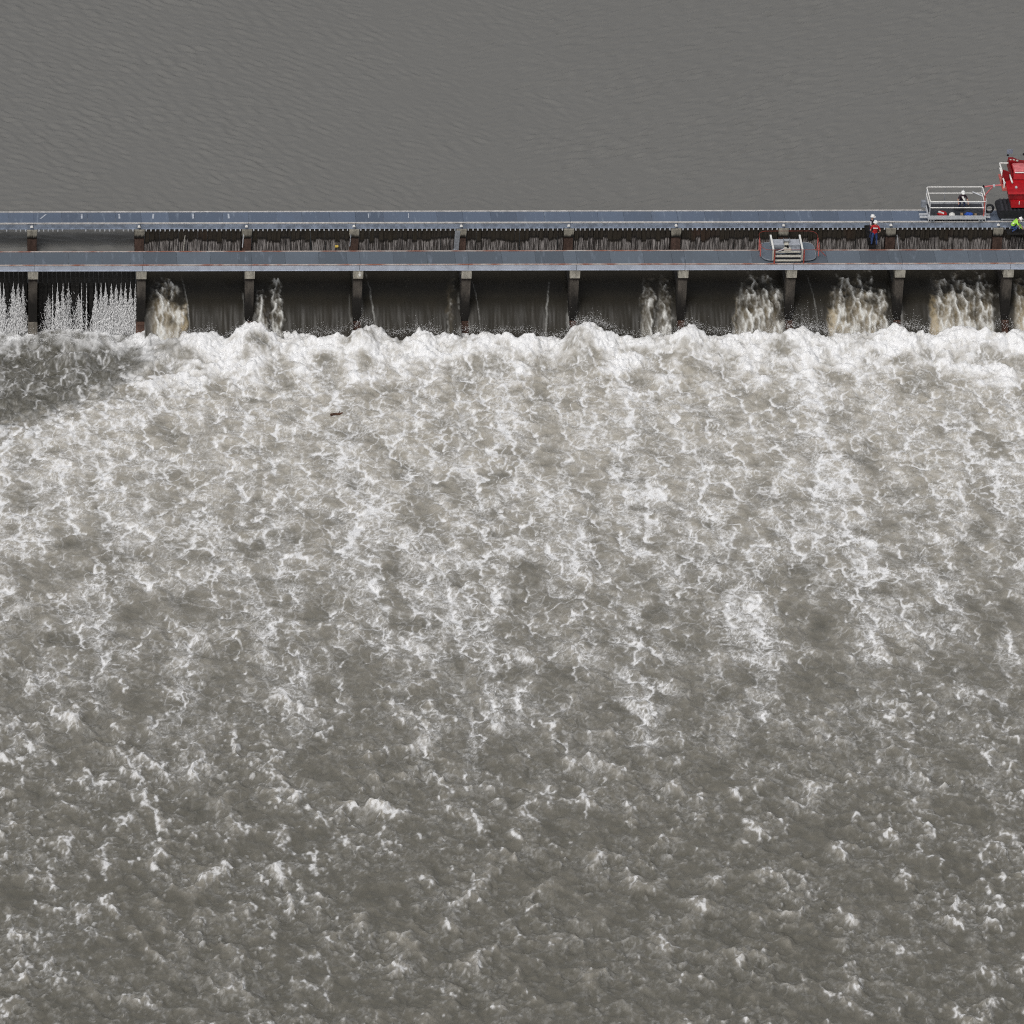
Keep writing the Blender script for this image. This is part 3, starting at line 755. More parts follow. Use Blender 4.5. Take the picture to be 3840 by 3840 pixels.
# painted dashes on the left end of the upper deck
for u, sl in ((165, .36), (309, .02), (450, -.01), (577, .04), (727, .02), (860, .0), (1385, .0), (1535, .02)):
    x = (u + 200) / 59.9
    wd = .055 if u < 900 else .03
    MB().add([(x - sl / 2 - wd, 5.95, .0045), (x - sl / 2 + wd, 5.95, .0045), (x + sl / 2 + wd, 6.55, .0045), (x + sl / 2 - wd, 6.55, .0045),
              (x - sl / 2 - wd, 5.95, .007), (x - sl / 2 + wd, 5.95, .007), (x + sl / 2 + wd, 6.55, .007), (x + sl / 2 - wd, 6.55, .007)],
             [(3, 2, 1, 0), (4, 5, 6, 7), (0, 1, 5, 4), (1, 2, 6, 5), (2, 3, 7, 6), (3, 0, 4, 7)]).build('paint_dash', M['faded_paint'], upw)

# ------------------------------------------------------------------ timber needles
NTH = 'first second third fourth fifth sixth seventh eighth ninth tenth eleventh twelfth thirteenth fourteenth fifteenth sixteenth seventeenth eighteenth nineteenth twentieth twenty-first'.split()
NB = {2: 'first open bay', 3: 'second open bay', 4: 'third open bay', 5: 'fourth open bay', 6: 'fifth open bay', 7: 'sixth open bay', 8: 'open bay behind the two workers', 9: 'open bay below the cage', 10: 'last open bay'}
meshes = []
for i in range(6):
    mb = MB(); wd = .1415 + .003 * (i % 3)
    mb.box(-wd, wd, -.1, .1, -2.15, 0)
    o = mb.build('timber_needle', M['needle'], None, .014); meshes.append(o.data); bpy.data.objects.remove(o)
for b in range(OPEN0, NPIER):
    n = 20 if b < 10 else 5
    ph = random.uniform(0, 9)
    for i in range(n):
        o = bpy.data.objects.new('timber_needle', random.choice(meshes)); COL.objects.link(o)
        x = PX_[b] + .50 + i * (PITCH - 1.0) / 19
        lean = .02 * math.sin(i * .7 + ph) + random.gauss(0, .012)
        if b == 3 and i > 11: lean -= .10
        if b == 10: lean += .12
        o.location = (x, 5.36 + random.uniform(-.03, .03), -.42 + random.uniform(-.03, .03))
        o.rotation_euler = (random.gauss(.0, .012), lean, random.gauss(0, .03))
        tag(o, NTH[i] + ' upright timber needle from the left in the ' + NB[b], 'timber needle', 'timber needles in the ' + NB[b])
    # backing beam the needles rest on
mw = MB().box(-.131, .131, -.12, .12, -4.2, 0).build('timber_needle', M['needle_wet'], None, .014); dm = mw.data; bpy.data.objects.remove(mw)
for b in (0, 1):
    cnt = 0
    for i in range(21):
        x = PX_[b] + .48 + i * .288
        if x < 2.6: continue
        o = bpy.data.objects.new('timber_needle', dm); COL.objects.link(o)
        o.location = (x, 1.25 + random.uniform(-.02, .02), -.55)
        o.rotation_euler = (random.gauss(0, .006), random.gauss(0, .006), 0)
        cnt += 1
        tag(o, NTH[cnt - 1] + ' wet black needle from the left in the ' + ('half-seen leftmost bay' if b == 0 else 'closed bay between first two piers'), 'timber needle', 'closed needles of the ' + ('leftmost bay' if b == 0 else 'second bay'))
s_ = MB()
for b in (0, 1):
    s_.box(PX_[b] + .3, PX_[b + 1] - .3, .75, 2.2, -5.6, -4.78)
tag(s_.build('concrete_sill', M['wall_dark']), 'wet concrete sill under the leaking closed needles', 'sill', kind='structure')

# small loose things along the needles
def pole(x0, z0, x1, z1, y, r, mat, name, label, cat):
    tag(MB().tube([(x0, y, z0), (x1, y - .1, z1)], r, 8).build(name, M[mat]), label, cat)
ux_ = lambda u, y=5.1: (u + 200) / (60.6 - y * .118)
pole(ux_(917), -.42, ux_(913), -1.55, 5.12, .035, 'pale_steel', 'steel_pole', 'thin pale pole hanging just left of the third pier', 'pole')
pole(ux_(1320), -.42, ux_(1316), -1.5, 5.12, .035, 'mid_steel', 'steel_pole', 'thin grey pole hanging just left of the arrow-marked pier', 'pole')
pole(ux_(697), -.75, ux_(690), -2.0, 5.12, .025, 'cream', 'mooring_rope', 'frayed pale rope hanging over the rust-streaked needles', 'rope')
pole(ux_(3368), -.75, ux_(3380), -1.95, 5.0, .022, 'pale_steel', 'steel_pole', 'thin pale pole leaning on the right side of the ninth pier', 'pole')
x = ux_(1719)
bd = MB().box(-.16, .16, -.03, .03, -1.35, 0).box(-.2, .16, -.06, .03, -1.43, -1.352).build('leaning_board', M['mid_steel'])
bd.location = (x, 5.04, -.42); bd.rotation_euler = (.02, .035, 0)
tag(bd, 'pale grey board hanging beside the fifth pier', 'board')
yb = MB().box(-.11, .11, -.07, .07, 0, .1).build('yellow_marker', M['yellow'], None, .02); yb.location = ((1267 + 200) / 60.0, 5.15, -1.62)
MB().box(-.012, .012, -.012, .012, .08, 1.2)
tag(yb, 'small yellow marker block hanging low on the second bay of needles', 'marker')

# ------------------------------------------------------------------ people
def person(name, J, label, group, mats, at, vest=None, stripe=None, R_=1.0, helmet=True):
    """J: joint positions (local metres). One skinned body, clothes split by limb."""
    bones = [('pelvis', 'waist', .135, .125, 1), ('waist', 'chest', .125, .15, 1), ('chest', 'neck', .15, .062, 1), ('neck', 'head', .062, .098, 0), ('head', 'crown', .098, .085, 0)]
    for s in 'LR':
        bones += [('chest', 'sh' + s, .15, .07, 1), ('sh' + s, 'el' + s, .07, .05, 3), ('el' + s, 'wr' + s, .05, .034, 0), ('wr' + s, 'pa' + s, .034, .038, 0),
                  ('pelvis', 'hip' + s, .135, .095, 2), ('hip' + s, 'kn' + s, .095, .066, 2), ('kn' + s, 'an' + s, .066, .05, 2), ('an' + s, 'toe' + s, .05, .045, 4)]
    names = []; rad = {}
    for a, b, ra, rb, _ in bones:
        for n, r in ((a, ra), (b, rb)):
            if n not in names: names.append(n)
            rad[n] = r
    co = [Vector(J[n]) for n in names]; ed = [(names.index(a), names.index(b)) for a, b, *_ in bones]
    seg = [(Vector(J[a]), Vector(J[b]), mi) for a, b, _, _, mi in bones]
    rads = [rad[n] for n in names]
    # fingers and thumb
    for s in 'LR':
        pa, wr = Vector(J['pa' + s]), Vector(J['wr' + s])
        d = (pa - wr).normalized(); sd_ = d.orthogonal().normalized(); dn = d.cross(sd_)
        for i, (off, ln) in enumerate(((-.033, .06), (-.012, .075), (.010, .08), (.030, .07))):
            k = len(co); co += [pa + sd_ * off + d * .03, pa + sd_ * off * 1.1 + d * (.03 + ln * .6) + dn * .012, pa + sd_ * off * 1.1 + d * (.03 + ln) + dn * .035]
            rads += [.011, .010, .008]; ed += [(names.index('pa' + s), k), (k, k + 1), (k + 1, k + 2)]
        k = len(co); co += [pa - sd_ * .05 + d * .0, pa - sd_ * .065 + d * .035 + dn * .02]; rads += [.012, .009]; ed += [(names.index('pa' + s), k), (k, k + 1)]
    # nose
    hd = Vector(J['head']); fdir = Vector(J['face'])
    k = len(co); co.append(hd + fdir * .112 + Vector((0, 0, -.01))); rads.append(.014); ed.append((names.index('head'), k))
    me = bpy.data.meshes.new('skeleton'); me.from_pydata([tuple(c) for c in co], ed, [])
    ob = bpy.data.objects.new('skeleton', me); COL.objects.link(ob)
    sk = ob.modifiers.new('skin', 'SKIN'); sk.branch_smoothing = .4
    for v_, r in zip(me.skin_vertices[0].data, rads): v_.radius = (r * R_, r * R_)
    for v_ in me.skin_vertices[0].data: v_.use_root = False
    me.skin_vertices[0].data[names.index('pelvis')].use_root = True
    ss = ob.modifiers.new('sub', 'SUBSURF'); ss.levels = 1; ss.render_levels = 1
    dg = bpy.context.evaluated_depsgraph_get()
    body = bpy.data.meshes.new_from_object(ob.evaluated_get(dg))
    bpy.data.objects.remove(ob)
    body.name = 'person'
    body.materials.clear()
    for m_ in mats: body.materials.append(M[m_])
    def near(c):
        best, bi, bt = 9, 0, 0
        for i, (a, b, mi) in enumerate(seg):
            ab = b - a; t = max(0, min(1, (c - a).dot(ab) / ab.length_squared)); d = (a + ab * t - c).length
            if d < best: best, bi, bt = d, i, t
        return bi, bt
    torso = []
    for p in body.polygons:
        i, t = near(p.center); mi = seg[i][2]
        if mi == 3 and t > .75: mi = 0
        p.material_index = min(mi, len(mats) - 1); p.use_smooth = True
        if i <= 2 and not (i == 2 and t > .8) or (bones[i][1][:2] == 'sh'): torso.append(p.index)
        if 'long' in J and i > 4 and mi in (3, 0) and bones[i][0][:2] in ('el',): p.material_index = 3
    o = bpy.data.objects.new('person', body); COL.objects.link(o); o.location = at
    tag(o, label, 'person', group)
    def kid(ob_):
        ob_.parent = o; return ob_
    if vest:
        bm = bmesh.new(); bm.from_mesh(body); bm.faces.ensure_lookup_table()
        keep = set(torso); bmesh.ops.delete(bm, geom=[f for f in bm.faces if f.index not in keep], context='FACES')
        bm.verts.ensure_lookup_table(); left = set(bm.verts); best = set()
        while left:
            st_ = [left.pop()]; isl = set(st_)
            while st_:
                q = st_.pop()
                for ed_ in q.link_edges:
                    o2 = ed_.other_vert(q)
                    if o2 in left: left.discard(o2); isl.add(o2); st_.append(o2)
            if len(isl) > len(best): best = isl
        bmesh.ops.delete(bm, geom=[v_ for v_ in bm.verts if v_ not in best], context='VERTS')
        bm.normal_update()
        for v_ in bm.verts: v_.co += v_.normal * .022
        vm = bpy.data.meshes.new('vest'); bm.to_mesh(vm); bm.free(); vm.materials.clear(); vm.materials.append(M[vest])
        for p in vm.polygons: p.material_index = 0
        vo = bpy.data.objects.new('vest', vm); COL.objects.link(vo); kid(vo)
        if stripe:
            a, b, ofs, w2, h2 = stripe      # band across the back: ends, outward offset, half height
            a, b, ofs = Vector(a), Vector(b), Vector(ofs)
            ax_ = (b - a).normalized(); upd = ax_.cross(ofs.normalized()).normalized()
            v4 = [a + upd * w2, b + upd * w2, b - upd * w2, a - upd * w2]
            t_ = ofs.normalized() * h2
            sb = MB().add([p + ofs for p in v4] + [p + ofs - t_ for p in v4], [(0, 1, 2, 3), (7, 6, 5, 4), (0, 4, 5, 1), (1, 5, 6, 2), (2, 6, 7, 3), (3, 7, 4, 0)]).build('reflective_band', M['white'])
            kid(sb)
    if helmet:
        h = MB().lathe([(.148, -.012), (.150, 0), (.128, .006), (.126, .03), (.112, .08), (.075, .118), (.03, .132), (.002, .134)], (0, 0, 0), 16)
        h.prism([(-.09, .1), (.09, .1), (.075, .185), (0, .205), (-.075, .185)], 'z', -.012, .004)
        h.box(-.014, .014, -.11, .11, .07, .137)
        ho = h.build('hard_hat', M['helmet'], None, 0, True)
        hp = Vector(J['crown']) ; ho.location = hp - (hp - hd).normalized() * .02
        axis = (hp - hd).normalized(); f2 = (fdir - axis * fdir.dot(axis)).normalized(); x2 = f2.cross(axis)
        ho.rotation_euler = Matrix((x2, f2, axis)).transposed().to_euler()
        kid(ho)
    return o

def standing(face=(0, 1, 0), dx=0.0, legs=.12, armL=None, armR=None, H=1.78, step=0.0, lean=0.0):
    f = Vector(face).normalized(); s = Vector((f.y, -f.x, 0))      # s = right hand side
    k = H / 1.78
    def P(r, fw_, z): return tuple((s * r + f * fw_ + Vector((0, 0, z))) * k)
    J = {'pelvis': P(0, 0, .95), 'waist': P(0, .01 + lean * .3, 1.12), 'chest': P(0, .02 + lean * .7, 1.33), 'neck': P(0, .03 + lean, 1.5), 'head': P(0, .06 + lean, 1.62), 'crown': P(0, .06 + lean, 1.70), 'face': tuple(f)}
    for n, sg in (('L', -1), ('R', 1)):
        J['sh' + n] = P(.19 * sg, .02 + lean * .8, 1.42); J['hip' + n] = P(.10 * sg, 0, .88)
        st = step * sg
        J['kn' + n] = P((.10 + legs * .35) * sg, .04 + st * .5, .49); J['an' + n] = P((.10 + legs * .6) * sg, st, .085); J['toe' + n] = P((.12 + legs * .6) * sg, st + .17, .045)
        a = armL if n == 'L' else armR
        if a is None: a = ((.27, -.02, 1.13), (.25, .12, .90), (.245, .15, .82))
        J['el' + n], J['wr' + n], J['pa' + n] = [P(q[0] * sg, q[1], q[2]) for q in a]
    return J
# crossing plank the pair stand on
tag(MB().box(-.21, .21, 1.79, 5.02, -.13, -.055).box(-.2, -.14, 1.79, 5.02, -.21, -.132).box(.14, .2, 1.79, 5.02, -.21, -.132).build('crossing_plank', M['plank_dark'], None, .01), 'dark plank bridging the two walkways under the two standing workers', 'plank').location = ((3275 + 200) / 60.35, 0, 0)
XW = (3284 + 200) / 60.4
J = standing((.15, 1, 0), legs=.10, H=1.72, armL=((.30, -.06, 1.12), (.27, .10, .98), (.22, .16, .93)), armR=((.34, -.08, 1.14), (.30, .08, .96), (.24, .14, .92)))
c_ = Vector(J['chest'])
person('person', J, 'person in white hard hat and red vest with white back band, seen from behind', 'workers standing between the walkways',
       ['skin', 'vest_red', 'jeans', 'vest_red', 'boots'], (XW, 2.42, -.055), 'vest_red', (c_ + Vector((-.16, 0, .045)), c_ + Vector((.13, -.01, .035)), Vector((0, -.185, 0)), .036, .012))
J = standing((.9, -.45, 0), legs=.16, H=1.84, step=.12, armL=((.27, -.03, 1.15), (.24, .14, .93), (.23, .18, .85)), armR=((.27, .05, 1.16), (.18, .28, 1.14), (.12, .34, 1.2)))
person('person', J, 'person in white hard hat and pale grey shirt, standing behind the red-vested worker', 'workers standing between the walkways',
       ['skin', 'shirt_grey', 'jeans_dark', 'shirt_grey', 'boots'], (XW - .17, 3.05, -.055), 'shirt_dark', None)
# crouching worker at the right edge
def crouch():
    J = {'pelvis': (0, 0, .38), 'waist': (.07, -.02, .55), 'chest': (.20, -.05, .72), 'neck': (.34, -.06, .82), 'head': (.43, -.08, .87), 'crown': (.50, -.09, .93), 'face': (.65, -.3, -.65)}
    for n, sg in (('L', 1), ('R', -1)):
        J['sh' + n] = (.25, -.05 + .19 * sg, .76); J['hip' + n] = (.0, .11 * sg, .36)
        J['kn' + n] = (.32, .17 * sg - .04, .42 if sg > 0 else .36); J['an' + n] = (.02, .17 * sg, .08); J['toe' + n] = (.19, .18 * sg, .045)
        J['el' + n] = (.42, .24 * sg - .08, .52); J['wr' + n] = (.60, .16 * sg - .10, .34); J['pa' + n] = (.66, .13 * sg - .10, .28)
    J['long'] = 1
    return J
person('person', crouch(), 'person in lime green jacket and blue jeans crouching below the red crane', None,
       ['skin', 'vest_lime', 'jeans', 'vest_lime', 'boots'], ((3800 + 200) / 60.1, 4.75, -.36), 'vest_lime', ((.02, -.18, .62), (.12, -.2, .66), (-.02, -.05, .06), .03, .012), 1.05)
# plank for the crouching worker
tag(MB().box(-.3, 1.6, 4.42, 5.05, -.46, -.37).build('timber_plank', M['needle_wet'], None, .01), 'dark plank under the crouching lime-jacketed worker', 'plank').location = ((3800 + 200) / 60.1, 0, 0)

# ------------------------------------------------------------------ caged work platform on the upper walkway
def work_platform():
    xl, xr, y0, y1 = 61.42, 64.92, 5.22, 7.1
    e = empty('work_platform', ((xl + xr) / 2, 6.1, 0), 'galvanised caged work platform on the upper walkway, holding a bent-over worker', 'work platform')
    MB().box(xl, xr, y0, y1, .27, .31).build('floor', M['dark'], e)
    f = MB().box(xl, xr, y0 - .05, y0, .25, .50).box(xl, xr, y1, y1 + .05, .16, .45)
    f.box(xl - .05, xl, y0 - .05, y1 + .05, .16, .45).box(xr, xr + .05, y0 - .05, y1 + .05, .16, .45)
    f.build('kick_frame', M['pale_steel'], e)
    def ring(z, name):
        c = .1
        pts = [(xl, y0 + c, z), (xl + .03, y0 + .03, z), (xl + c, y0, z), (xr - c, y0, z), (xr - .03, y0 + .03, z), (xr, y0 + c, z), (xr, y1 - c, z), (xr - .03, y1 - .03, z), (xr - c, y1, z), (xl + c, y1, z), (xl + .03, y1 - .03, z), (xl, y1 - c, z)]
        MB().tube(pts, .036, 8, True).build(name, M['white'], e, 0, True)
    ring(1.50, 'top_rail'); ring(1.06, 'mid_rail')
    for x in (xl + .02, xr - .02):
        for y in (y0 + .02, y1 - .02):
            MB().tube([(x, y, .3), (x, y, 1.48)], .034, 8).build('post', M['pale_steel'], e)
    for x in ((xl * 2 + xr) / 3, (xl + xr * 2) / 3):
        MB().tube([(x, y1 - .01, .3), (x, y1 - .01, 1.48)], .018, 6).build('post', M['mid_steel'], e)
    for x in (xl + .22, xr - .25):
        for y in (y0 + .06, y1 - .06):
            w_ = MB().lathe([(.05, -.06), (.14, -.05), (.15, 0), (.14, .05), (.05, .06)], (x, y, .155), 14, 'y').build('wheel', M['mid_steel'], e)
            MB().lathe([(.04, -.075), (.055, -.072), (.055, .072), (.04, .075)], (x, y, .155), 10, 'y').build('hub', M['dark'], w_)
            w_.children[0].matrix_parent_inverse = Matrix.Identity(4); w_.children[0].location = (0, 0, 0)
    # outrigger bars at both ends
    for y in (5.45, 5.78):
        MB().box(xl - .55, xl - .055, y, y + .1, .2, .3).build('end_bar', M['pale_steel'], e)
        MB().box(xr + .055, xr + .36, y, y + .1, .2, .3).build('end_bar', M['pale_steel'], e)
    MB().box(xl - .33, xl - .055, 6.6, 6.9, .3, .72).build('end_box', M['mid_steel'], e, .02)
    MB().tube([(xr - .1, y0 - .01, .45), (xr - .1, y0 + .03, 1.9)], .045, 8).build('red_post', M['red_faded'], e)
    MB().tube([(xr - .62, y1 - .05, 1.18), (xr + .05, y1 - .3, .98)], .04, 8).build('diagonal_bar', M['pale_steel'], e)
    t = MB()
    t.tube([(xr + .33 + .24 * math.cos(a), 5.9, .62 + .27 * math.sin(a)) for a in [2 * math.pi * i / 20 for i in range(20)]], .075, 8, True)
    tag(t.build('rubber_tyre', M['black'], None, 0, True), 'black tyre hung on the right end of the caged work platform', 'tyre')
    # things lying on the floor
    def lump(name, x, y, z, sx, sy, sz, mat, label, cat, seed):
        bm = bmesh.new(); bmesh.ops.create_icosphere(bm, subdivisions=2, radius=1)
        rg = random.Random(seed)
        for v_ in bm.verts:
            k = 1 + rg.uniform(-.2, .2); v_.co = Vector((v_.co.x * sx * k, v_.co.y * sy * k, max(v_.co.z, -.55) * sz * k))
        me = bpy.data.meshes.new(name); bm.to_mesh(me); bm.free(); me.materials.append(M[mat])
        o = bpy.data.objects.new(name, me); COL.objects.link(o); o.location = (x, y, z + sz * .5); return tag(o, label, cat)
    zf = .312
    v_ = lump('folded_vest', 62.25, 5.62, zf, .30, .26, .17, 'vest_red', 'red work vest with white band lying on the caged platform floor', 'vest', 1)
    b_ = MB().box(-.22, .16, -.12, -.02, .125, .19).build('reflective_band', M['white']); b_.rotation_euler = (0.2, .15, -.45); b_.parent = v_
    lump('white_sack', 62.88, 5.5, zf, .20, .18, .15, 'white', 'crumpled white sack on the caged platform floor beside the red vest', 'sack', 2)
    lump('tool_bag', 63.93, 5.6, zf, .24, .16, .13, 'blue', 'blue tool bag on the caged platform floor', 'bag', 3)
    tag(MB().box(63.42, 63.58, 5.5, 5.72, zf + .003, zf + .12).build('timber_block', M['tan'], None, .01), 'small tan timber block left of the blue bag on the platform', 'timber block')
    tag(MB().box(64.3, 64.44, 5.5, 5.66, zf + .003, zf + .10).build('timber_block', M['tan'], None, .01), 'small tan timber block right of the blue bag on the platform', 'timber block')
    tag(MB().box(63.1, 63.7, 6.15, 6.42, zf + .003, zf + .22).build('tool_crate', M['dark'], None, .02), 'dark tool crate behind the worker on the caged platform', 'crate')
work_platform()
def bent():
    J = {'pelvis': (0, .12, .74), 'waist': (0, .0, .90), 'chest': (.02, -.14, 1.03), 'neck': (.0, -.02, 1.2), 'head': (-.01, -.02, 1.30), 'crown': (-.01, -.03, 1.38), 'face': (0, -.8, -.6)}
    J['neck'] = (.0, -.10, 1.17); J['head'] = (0, -.13, 1.27); J['crown'] = (0, -.14, 1.355)
    for n, sg in (('L', 1), ('R', -1)):
        J['sh' + n] = (.19 * sg, -.13, 1.09); J['hip' + n] = (.1 * sg, .12, .68); J['kn' + n] = (.16 * sg, -.12, .42); J['an' + n] = (.15 * sg, .06, .08); J['toe' + n] = (.17 * sg, -.10, .045)
        J['el' + n] = (.30 * sg, -.20, .86); J['wr' + n] = (.30 * sg, -.42, .80); J['pa' + n] = (.30 * sg, -.50, .78)
    return J
J = bent()
person('person', J, 'person in white hard hat and dark vest with white stripe, working inside the caged platform', None,
       ['skin', 'shirt_dark', 'jeans_dark', 'shirt_dark', 'boots'], ((3611 + 200) / 59.95, 6.25, .312), 'shirt_dark', ((-.06, -.13, 1.13), (.09, -.20, .86), (0, -.19, .04), .055, .012))

# ------------------------------------------------------------------ red crane on the upper walkway
def crane():
    e = empty('red_crane', (67.6, 6.2, 0), 'red crane with black track and white handrails at the right edge of the walkway', 'crane')
    def track(y0, y1):
        t = MB(); pts = []
        xa, xb, zc, r = 65.98, 69.6, .50, .27
        for i in range(9): pts.append((xa - r * math.sin(math.pi * i / 8), zc + r * math.cos(math.pi * i / 8)))
        for i in range(9): pts.append((xb + r * math.sin(math.pi * i / 8), zc - r * math.cos(math.pi * i / 8)))
        t.prism(pts, 'y', y0, y1)
        o = t.build('track', M['black'], e, .02)
        for i in range(15):
            x = xa + .05 + i * .25
            MB().box(x - .07, x + .07, y0 - .015, y1 + .015, .772, .80).build('track_pad', M['dark'], o).matrix_parent_inverse = Matrix.Translation(-e.location) @ Matrix.Identity(4)
        return o
    a, b = track(5.35, 6.85), None
    for c in a.children: c.matrix_parent_inverse = Matrix.Identity(4)
    MB().box(65.95, 69.5, 5.28, 5.345, .13, .2).build('track_edge', M['mid_steel'], e)
    MB().box(66.1, 69.5, 5.5, 6.7, .06, .225).build('undercarriage', M['dark'], e)
    # hull: lower skirt, long bonnet, cab hood
    MB().prism([(66.52, .93), (69.6, .93), (69.6, 1.42), (66.46, 1.42)], 'y', 5.42, 7.35).build('skirt', M['red'], e, .02)
    MB().prism([(66.44, 1.425), (69.6, 1.425), (69.6, 1.86), (66.36, 1.86)], 'y', 5.55, 7.4).build('hull', M['red_dark'], e, .02)
    MB().prism([(5.45, 1.865), (7.5, 1.865), (7.5, 2.05), (5.6, 1.95)], 'x', 66.28, 69.5).build('bonnet', M['red'], e, .02)
    MB().prism([(7.0, 2.055), (8.3, 2.055), (8.3, 2.5), (7.22, 2.5)], 'x', 66.80, 67.62).build('hood', M['red'], e, .03)
    MB().box(66.82, 67.6, 7.22, 8.25, 2.505, 2.60, .06, .06).build('hood_top', M['pink'], e, .02)
    MB().tube([(66.86, 7.14, 2.50), (67.54, 7.14, 2.50)], .04, 8).build('grab_bar', M['white'], e)
    MB().prism([(66.62, 2.06), (66.74, 2.06), (66.74, 2.46), (66.62, 2.56)], 'y', 7.1, 8.38).build('cab_side', M['red_dark'], e, .02)
    MB().prism([(66.62, 2.06), (69.0, 2.06), (69.0, 2.3), (67.4, 2.42), (66.95, 2.62), (66.66, 2.62)], 'y', 8.42, 8.95).build('cab_back', M['red_dark'], e, .02)
    for q in (66.78, 66.98, 67.2):
        MB().lathe([(.05, 0), (.08, .02), (.06, .07), (.01, .08)], (q, 8.6, 2.56 if q < 67 else 2.52), 10).build('lamp', M['cream'], e)
    MB().box(67.64, 69.3, 7.2, 8.3, 2.055, 2.3).build('engine_cover', M['dark'], e, .03)
    # side pod with open door and handrail
    MB().box(66.04, 66.42, 6.3, 8.3, 1.62, 1.78).build('side_step', M['red_faded'], e, .02)
    MB().prism([(66.06, 1.79), (66.50, 1.79), (66.50, 2.62), (66.06, 2.80)], 'y', 6.95, 7.02).build('door', M['red_dark'], e)
    MB().tube([(66.64, 8.55, 2.40), (66.10, 8.55, 2.40), (66.14, 7.7, 2.35), (66.22, 7.05, 2.25)], .05, 8).build('handrail', M['white'], e)
    MB().tube([(66.06, 8.0, 2.35), (66.16, 6.5, 2.12), (66.16, 6.5, 1.8)], .048, 8).build('handrail', M['white'], e)
    MB().tube([(66.56, 7.2, 2.3), (66.66, 6.5, 2.12)], .055, 8).build('handrail', M['white'], e)
    MB().lathe([(.02, -.1), (.08, -.06), (.10, 0), (.08, .06), (.02, .1)], (66.22, 6.8, 1.95), 12).build('beacon', M['pale_steel'], e, 0, True)
    MB().box(66.78, 66.92, 6.0, 6.2, 1.975, 2.07).build('filler_cap', M['pale_steel'], e, .02)
    MB().box(66.98, 67.02, 5.36, 5.415, 1.2, 1.42).build('handle', M['white'], e)
    # mirrors on stalks and the small screen above the cab
    MB().tube([(66.62, 8.7, 2.62), (66.60, 8.7, 2.86)], .016, 6).build('mirror_stalk', M['mid_steel'], e)
    MB().box(66.53, 66.68, 8.68, 8.74, 2.82, 2.94).build('mirror', M['black'], e, .02)
    MB().box(67.52, 67.7, 8.68, 8.74, 2.86, 3.02).build('mirror', M['black'], e, .02)
    MB().box(66.58, 66.95, 9.02, 9.05, 2.82, 3.10).build('wind_screen', M['girder_up'], e)
    MB().tube([(66.7, 8.95, 2.55), (66.7, 9.03, 2.83)], .012, 6).build('screen_post', M['mid_steel'], e)
    # arm reaching to the caged platform
    MB().tube([(64.98, 7.12, 1.50), (66.2, 7.05, 1.68)], .055, 8).tube([(65.0, 7.1, .75), (65.55, 7.08, 1.55)], .04, 6).build('arm', M['pink'], e)
    MB().box(65.55, 65.68, 6.98, 7.18, 1.53, 1.66).build('arm_clamp', M['pale_steel'], e, .01)
    MB().box(64.93, 65.02, 7.03, 7.2, 1.3, 1.6).build('arm_pad', M['black'], e, .01)
crane()

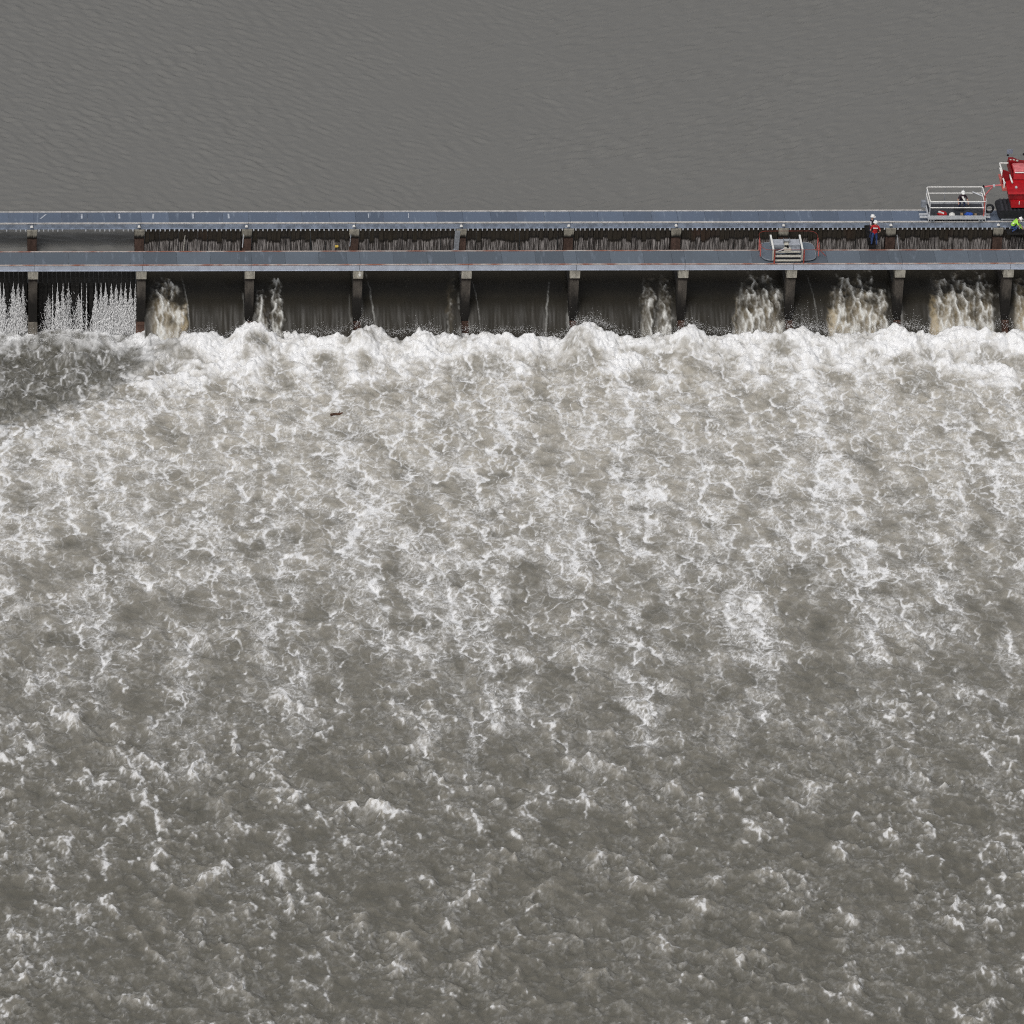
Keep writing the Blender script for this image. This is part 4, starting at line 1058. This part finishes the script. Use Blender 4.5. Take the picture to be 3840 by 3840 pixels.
# ------------------------------------------------------------------ railed trolley on the lower walkway
def trolley():
    xa, xb, y0, y1 = 50.45, 54.05, .12, 2.45
    e = empty('rail_trolley', ((xa + xb) / 2, 1.2, .03), 'rail trolley with orange-red guard loop and grey panels on the lower walkway', 'trolley')
    def loop(x0, x1, ya, yb, z, c):
        P_ = []
        for cx, cy, a0 in ((x1 - c, ya + c, -90), (x1 - c, yb - c, 0), (x0 + c, yb - c, 90), (x0 + c, ya + c, 180)):
            for i in range(6):
                a = R(a0 + i * 18); P_.append((cx + c * math.cos(a), cy + c * math.sin(a), z))
        return P_
    lp = loop(xa + .08, xb - .15, .25, 2.5, .14, .55)
    MB().prism([(p[0], p[1]) for p in lp], 'z', .085, .13).build('tray', M['deck_low'], e)
    MB().tube(lp, .02, 6, True).build('tray_rim', M['mid_steel'], e, 0, True)
    MB().tube(loop(xa - .02, xb, .02, 2.4, 1.0, .5), .014, 6, True).build('guard_loop', M['orange'], e, 0, True)
    for x in (xa + .78, xb - 1.0):
        MB().box(x - .04, x + .04, .0, .06, .03, .98).build('front_post', M['orange'], e)
    for y in (.75, 1.5):
        MB().tube([(xa - .01, y, .14), (xa - .02, y, 1.0)], .04, 6).build('end_post', M['red_faded'], e)
        MB().tube([(xb - .01, y, .14), (xb, y, 1.0)], .035, 6).build('end_post', M['red_faded'], e)
    MB().tube([(xb - .02, .9, .6), (xb + .42, .55, .25)], .022, 6).build('drawbar', M['orange'], e)
    xl, xr = xa + .72, xb - 1.08
    for x in (xl, xr):
        MB().box(x - .055, x + .055, .3, 2.1, .84, .92).build('side_beam', M['white'], e, .01)
        MB().box(x - .04, x + .04, .28, .38, .14, .838).build('frame_leg', M['cream'], e)
        MB().box(x - .04, x + .04, 2.0, 2.1, .14, .838).build('frame_leg', M['mid_steel'], e)
    for a, b in ((xl + .07, xl + .88), (xr - .92, xr - .07)):
        MB().box(a, b, 1.05, 1.75, .72, .79).build('panel', M['panel_grey'], e, .01)
        MB().box(a, b, 1.0, 1.05, .55, .78).build('panel_lip', M['mid_steel'], e)
    MB().box(xl + .07, xr - .07, .16, .24, .40, .52).build('cross_beam', M['cream'], e)
    MB().box(xl + .07, xr - .07, .62, .70, .45, .54).build('cross_beam', M['cream'], e)
    MB().box(xl + .07, xr - .07, .10, .155, .14, .24).build('cross_beam', M['cream'], e)
    MB().box(xl + .1, xr - .1, .30, .95, .145, .2).build('gap_shade', M['black'], e)  # black slab added as the shade in the gap between the beams
    MB().box(xr - 1.0, xr - .09, .72, 1.0, .45, .60).build('side_plate', M['mid_steel'], e)
    # winch in the middle
    xm = (xl + xr) / 2
    MB().box(xm - .17, xm + .15, 1.0, 1.55, .5, .82).build('winch_body', M['cream'], e, .03)
    MB().lathe([(.1, -.2), (.16, -.18), (.09, -.14), (.09, .14), (.16, .18), (.1, .2)], (xm, 1.3, .96), 12, 'x').build('drum', M['mid_steel'], e)
    MB().box(xm - .2, xm + .26, .62, .98, .5, .70).build('motor', M['cream'], e, .05)
    MB().lathe([(.03, 0), (.07, .01), (.07, .05), (.02, .06)], (xm + .05, .8, .70), 10).build('motor_cap', M['black'], e)
    MB().tube([(xm - .55, .55, .62), (xm - .2, .75, .66)], .04, 6).build('lever', M['pale_steel'], e)
trolley()

# ------------------------------------------------------------------ driftwood in the outflow
def drift(x, y, ang, L, r, label):
    g, P, foam = OUT
    i = int((y - g.y0) / g.dy); j = int((x - g.x0) / g.dx); z = P[i, j, 2]
    pts = [(-L / 2, 0, .0), (-L * .2, .05, .03), (L * .2, -.03, .05), (L / 2, .06, .08)]
    o = MB().tube(pts, r, 7, False, r * .5).tube([(L * .15, 0, .04), (L * .3, .25, .12)], r * .5, 5, False, r * .2).build('driftwood', M['drift'])
    o.location = (x, y, z + .05); o.rotation_euler = (0, 0, ang); tag(o, label, 'driftwood')
drift((1262 + 200) / 61.4, -9.9, .1, .75, .085, 'short reddish brown driftwood log in the white lace, left of centre')
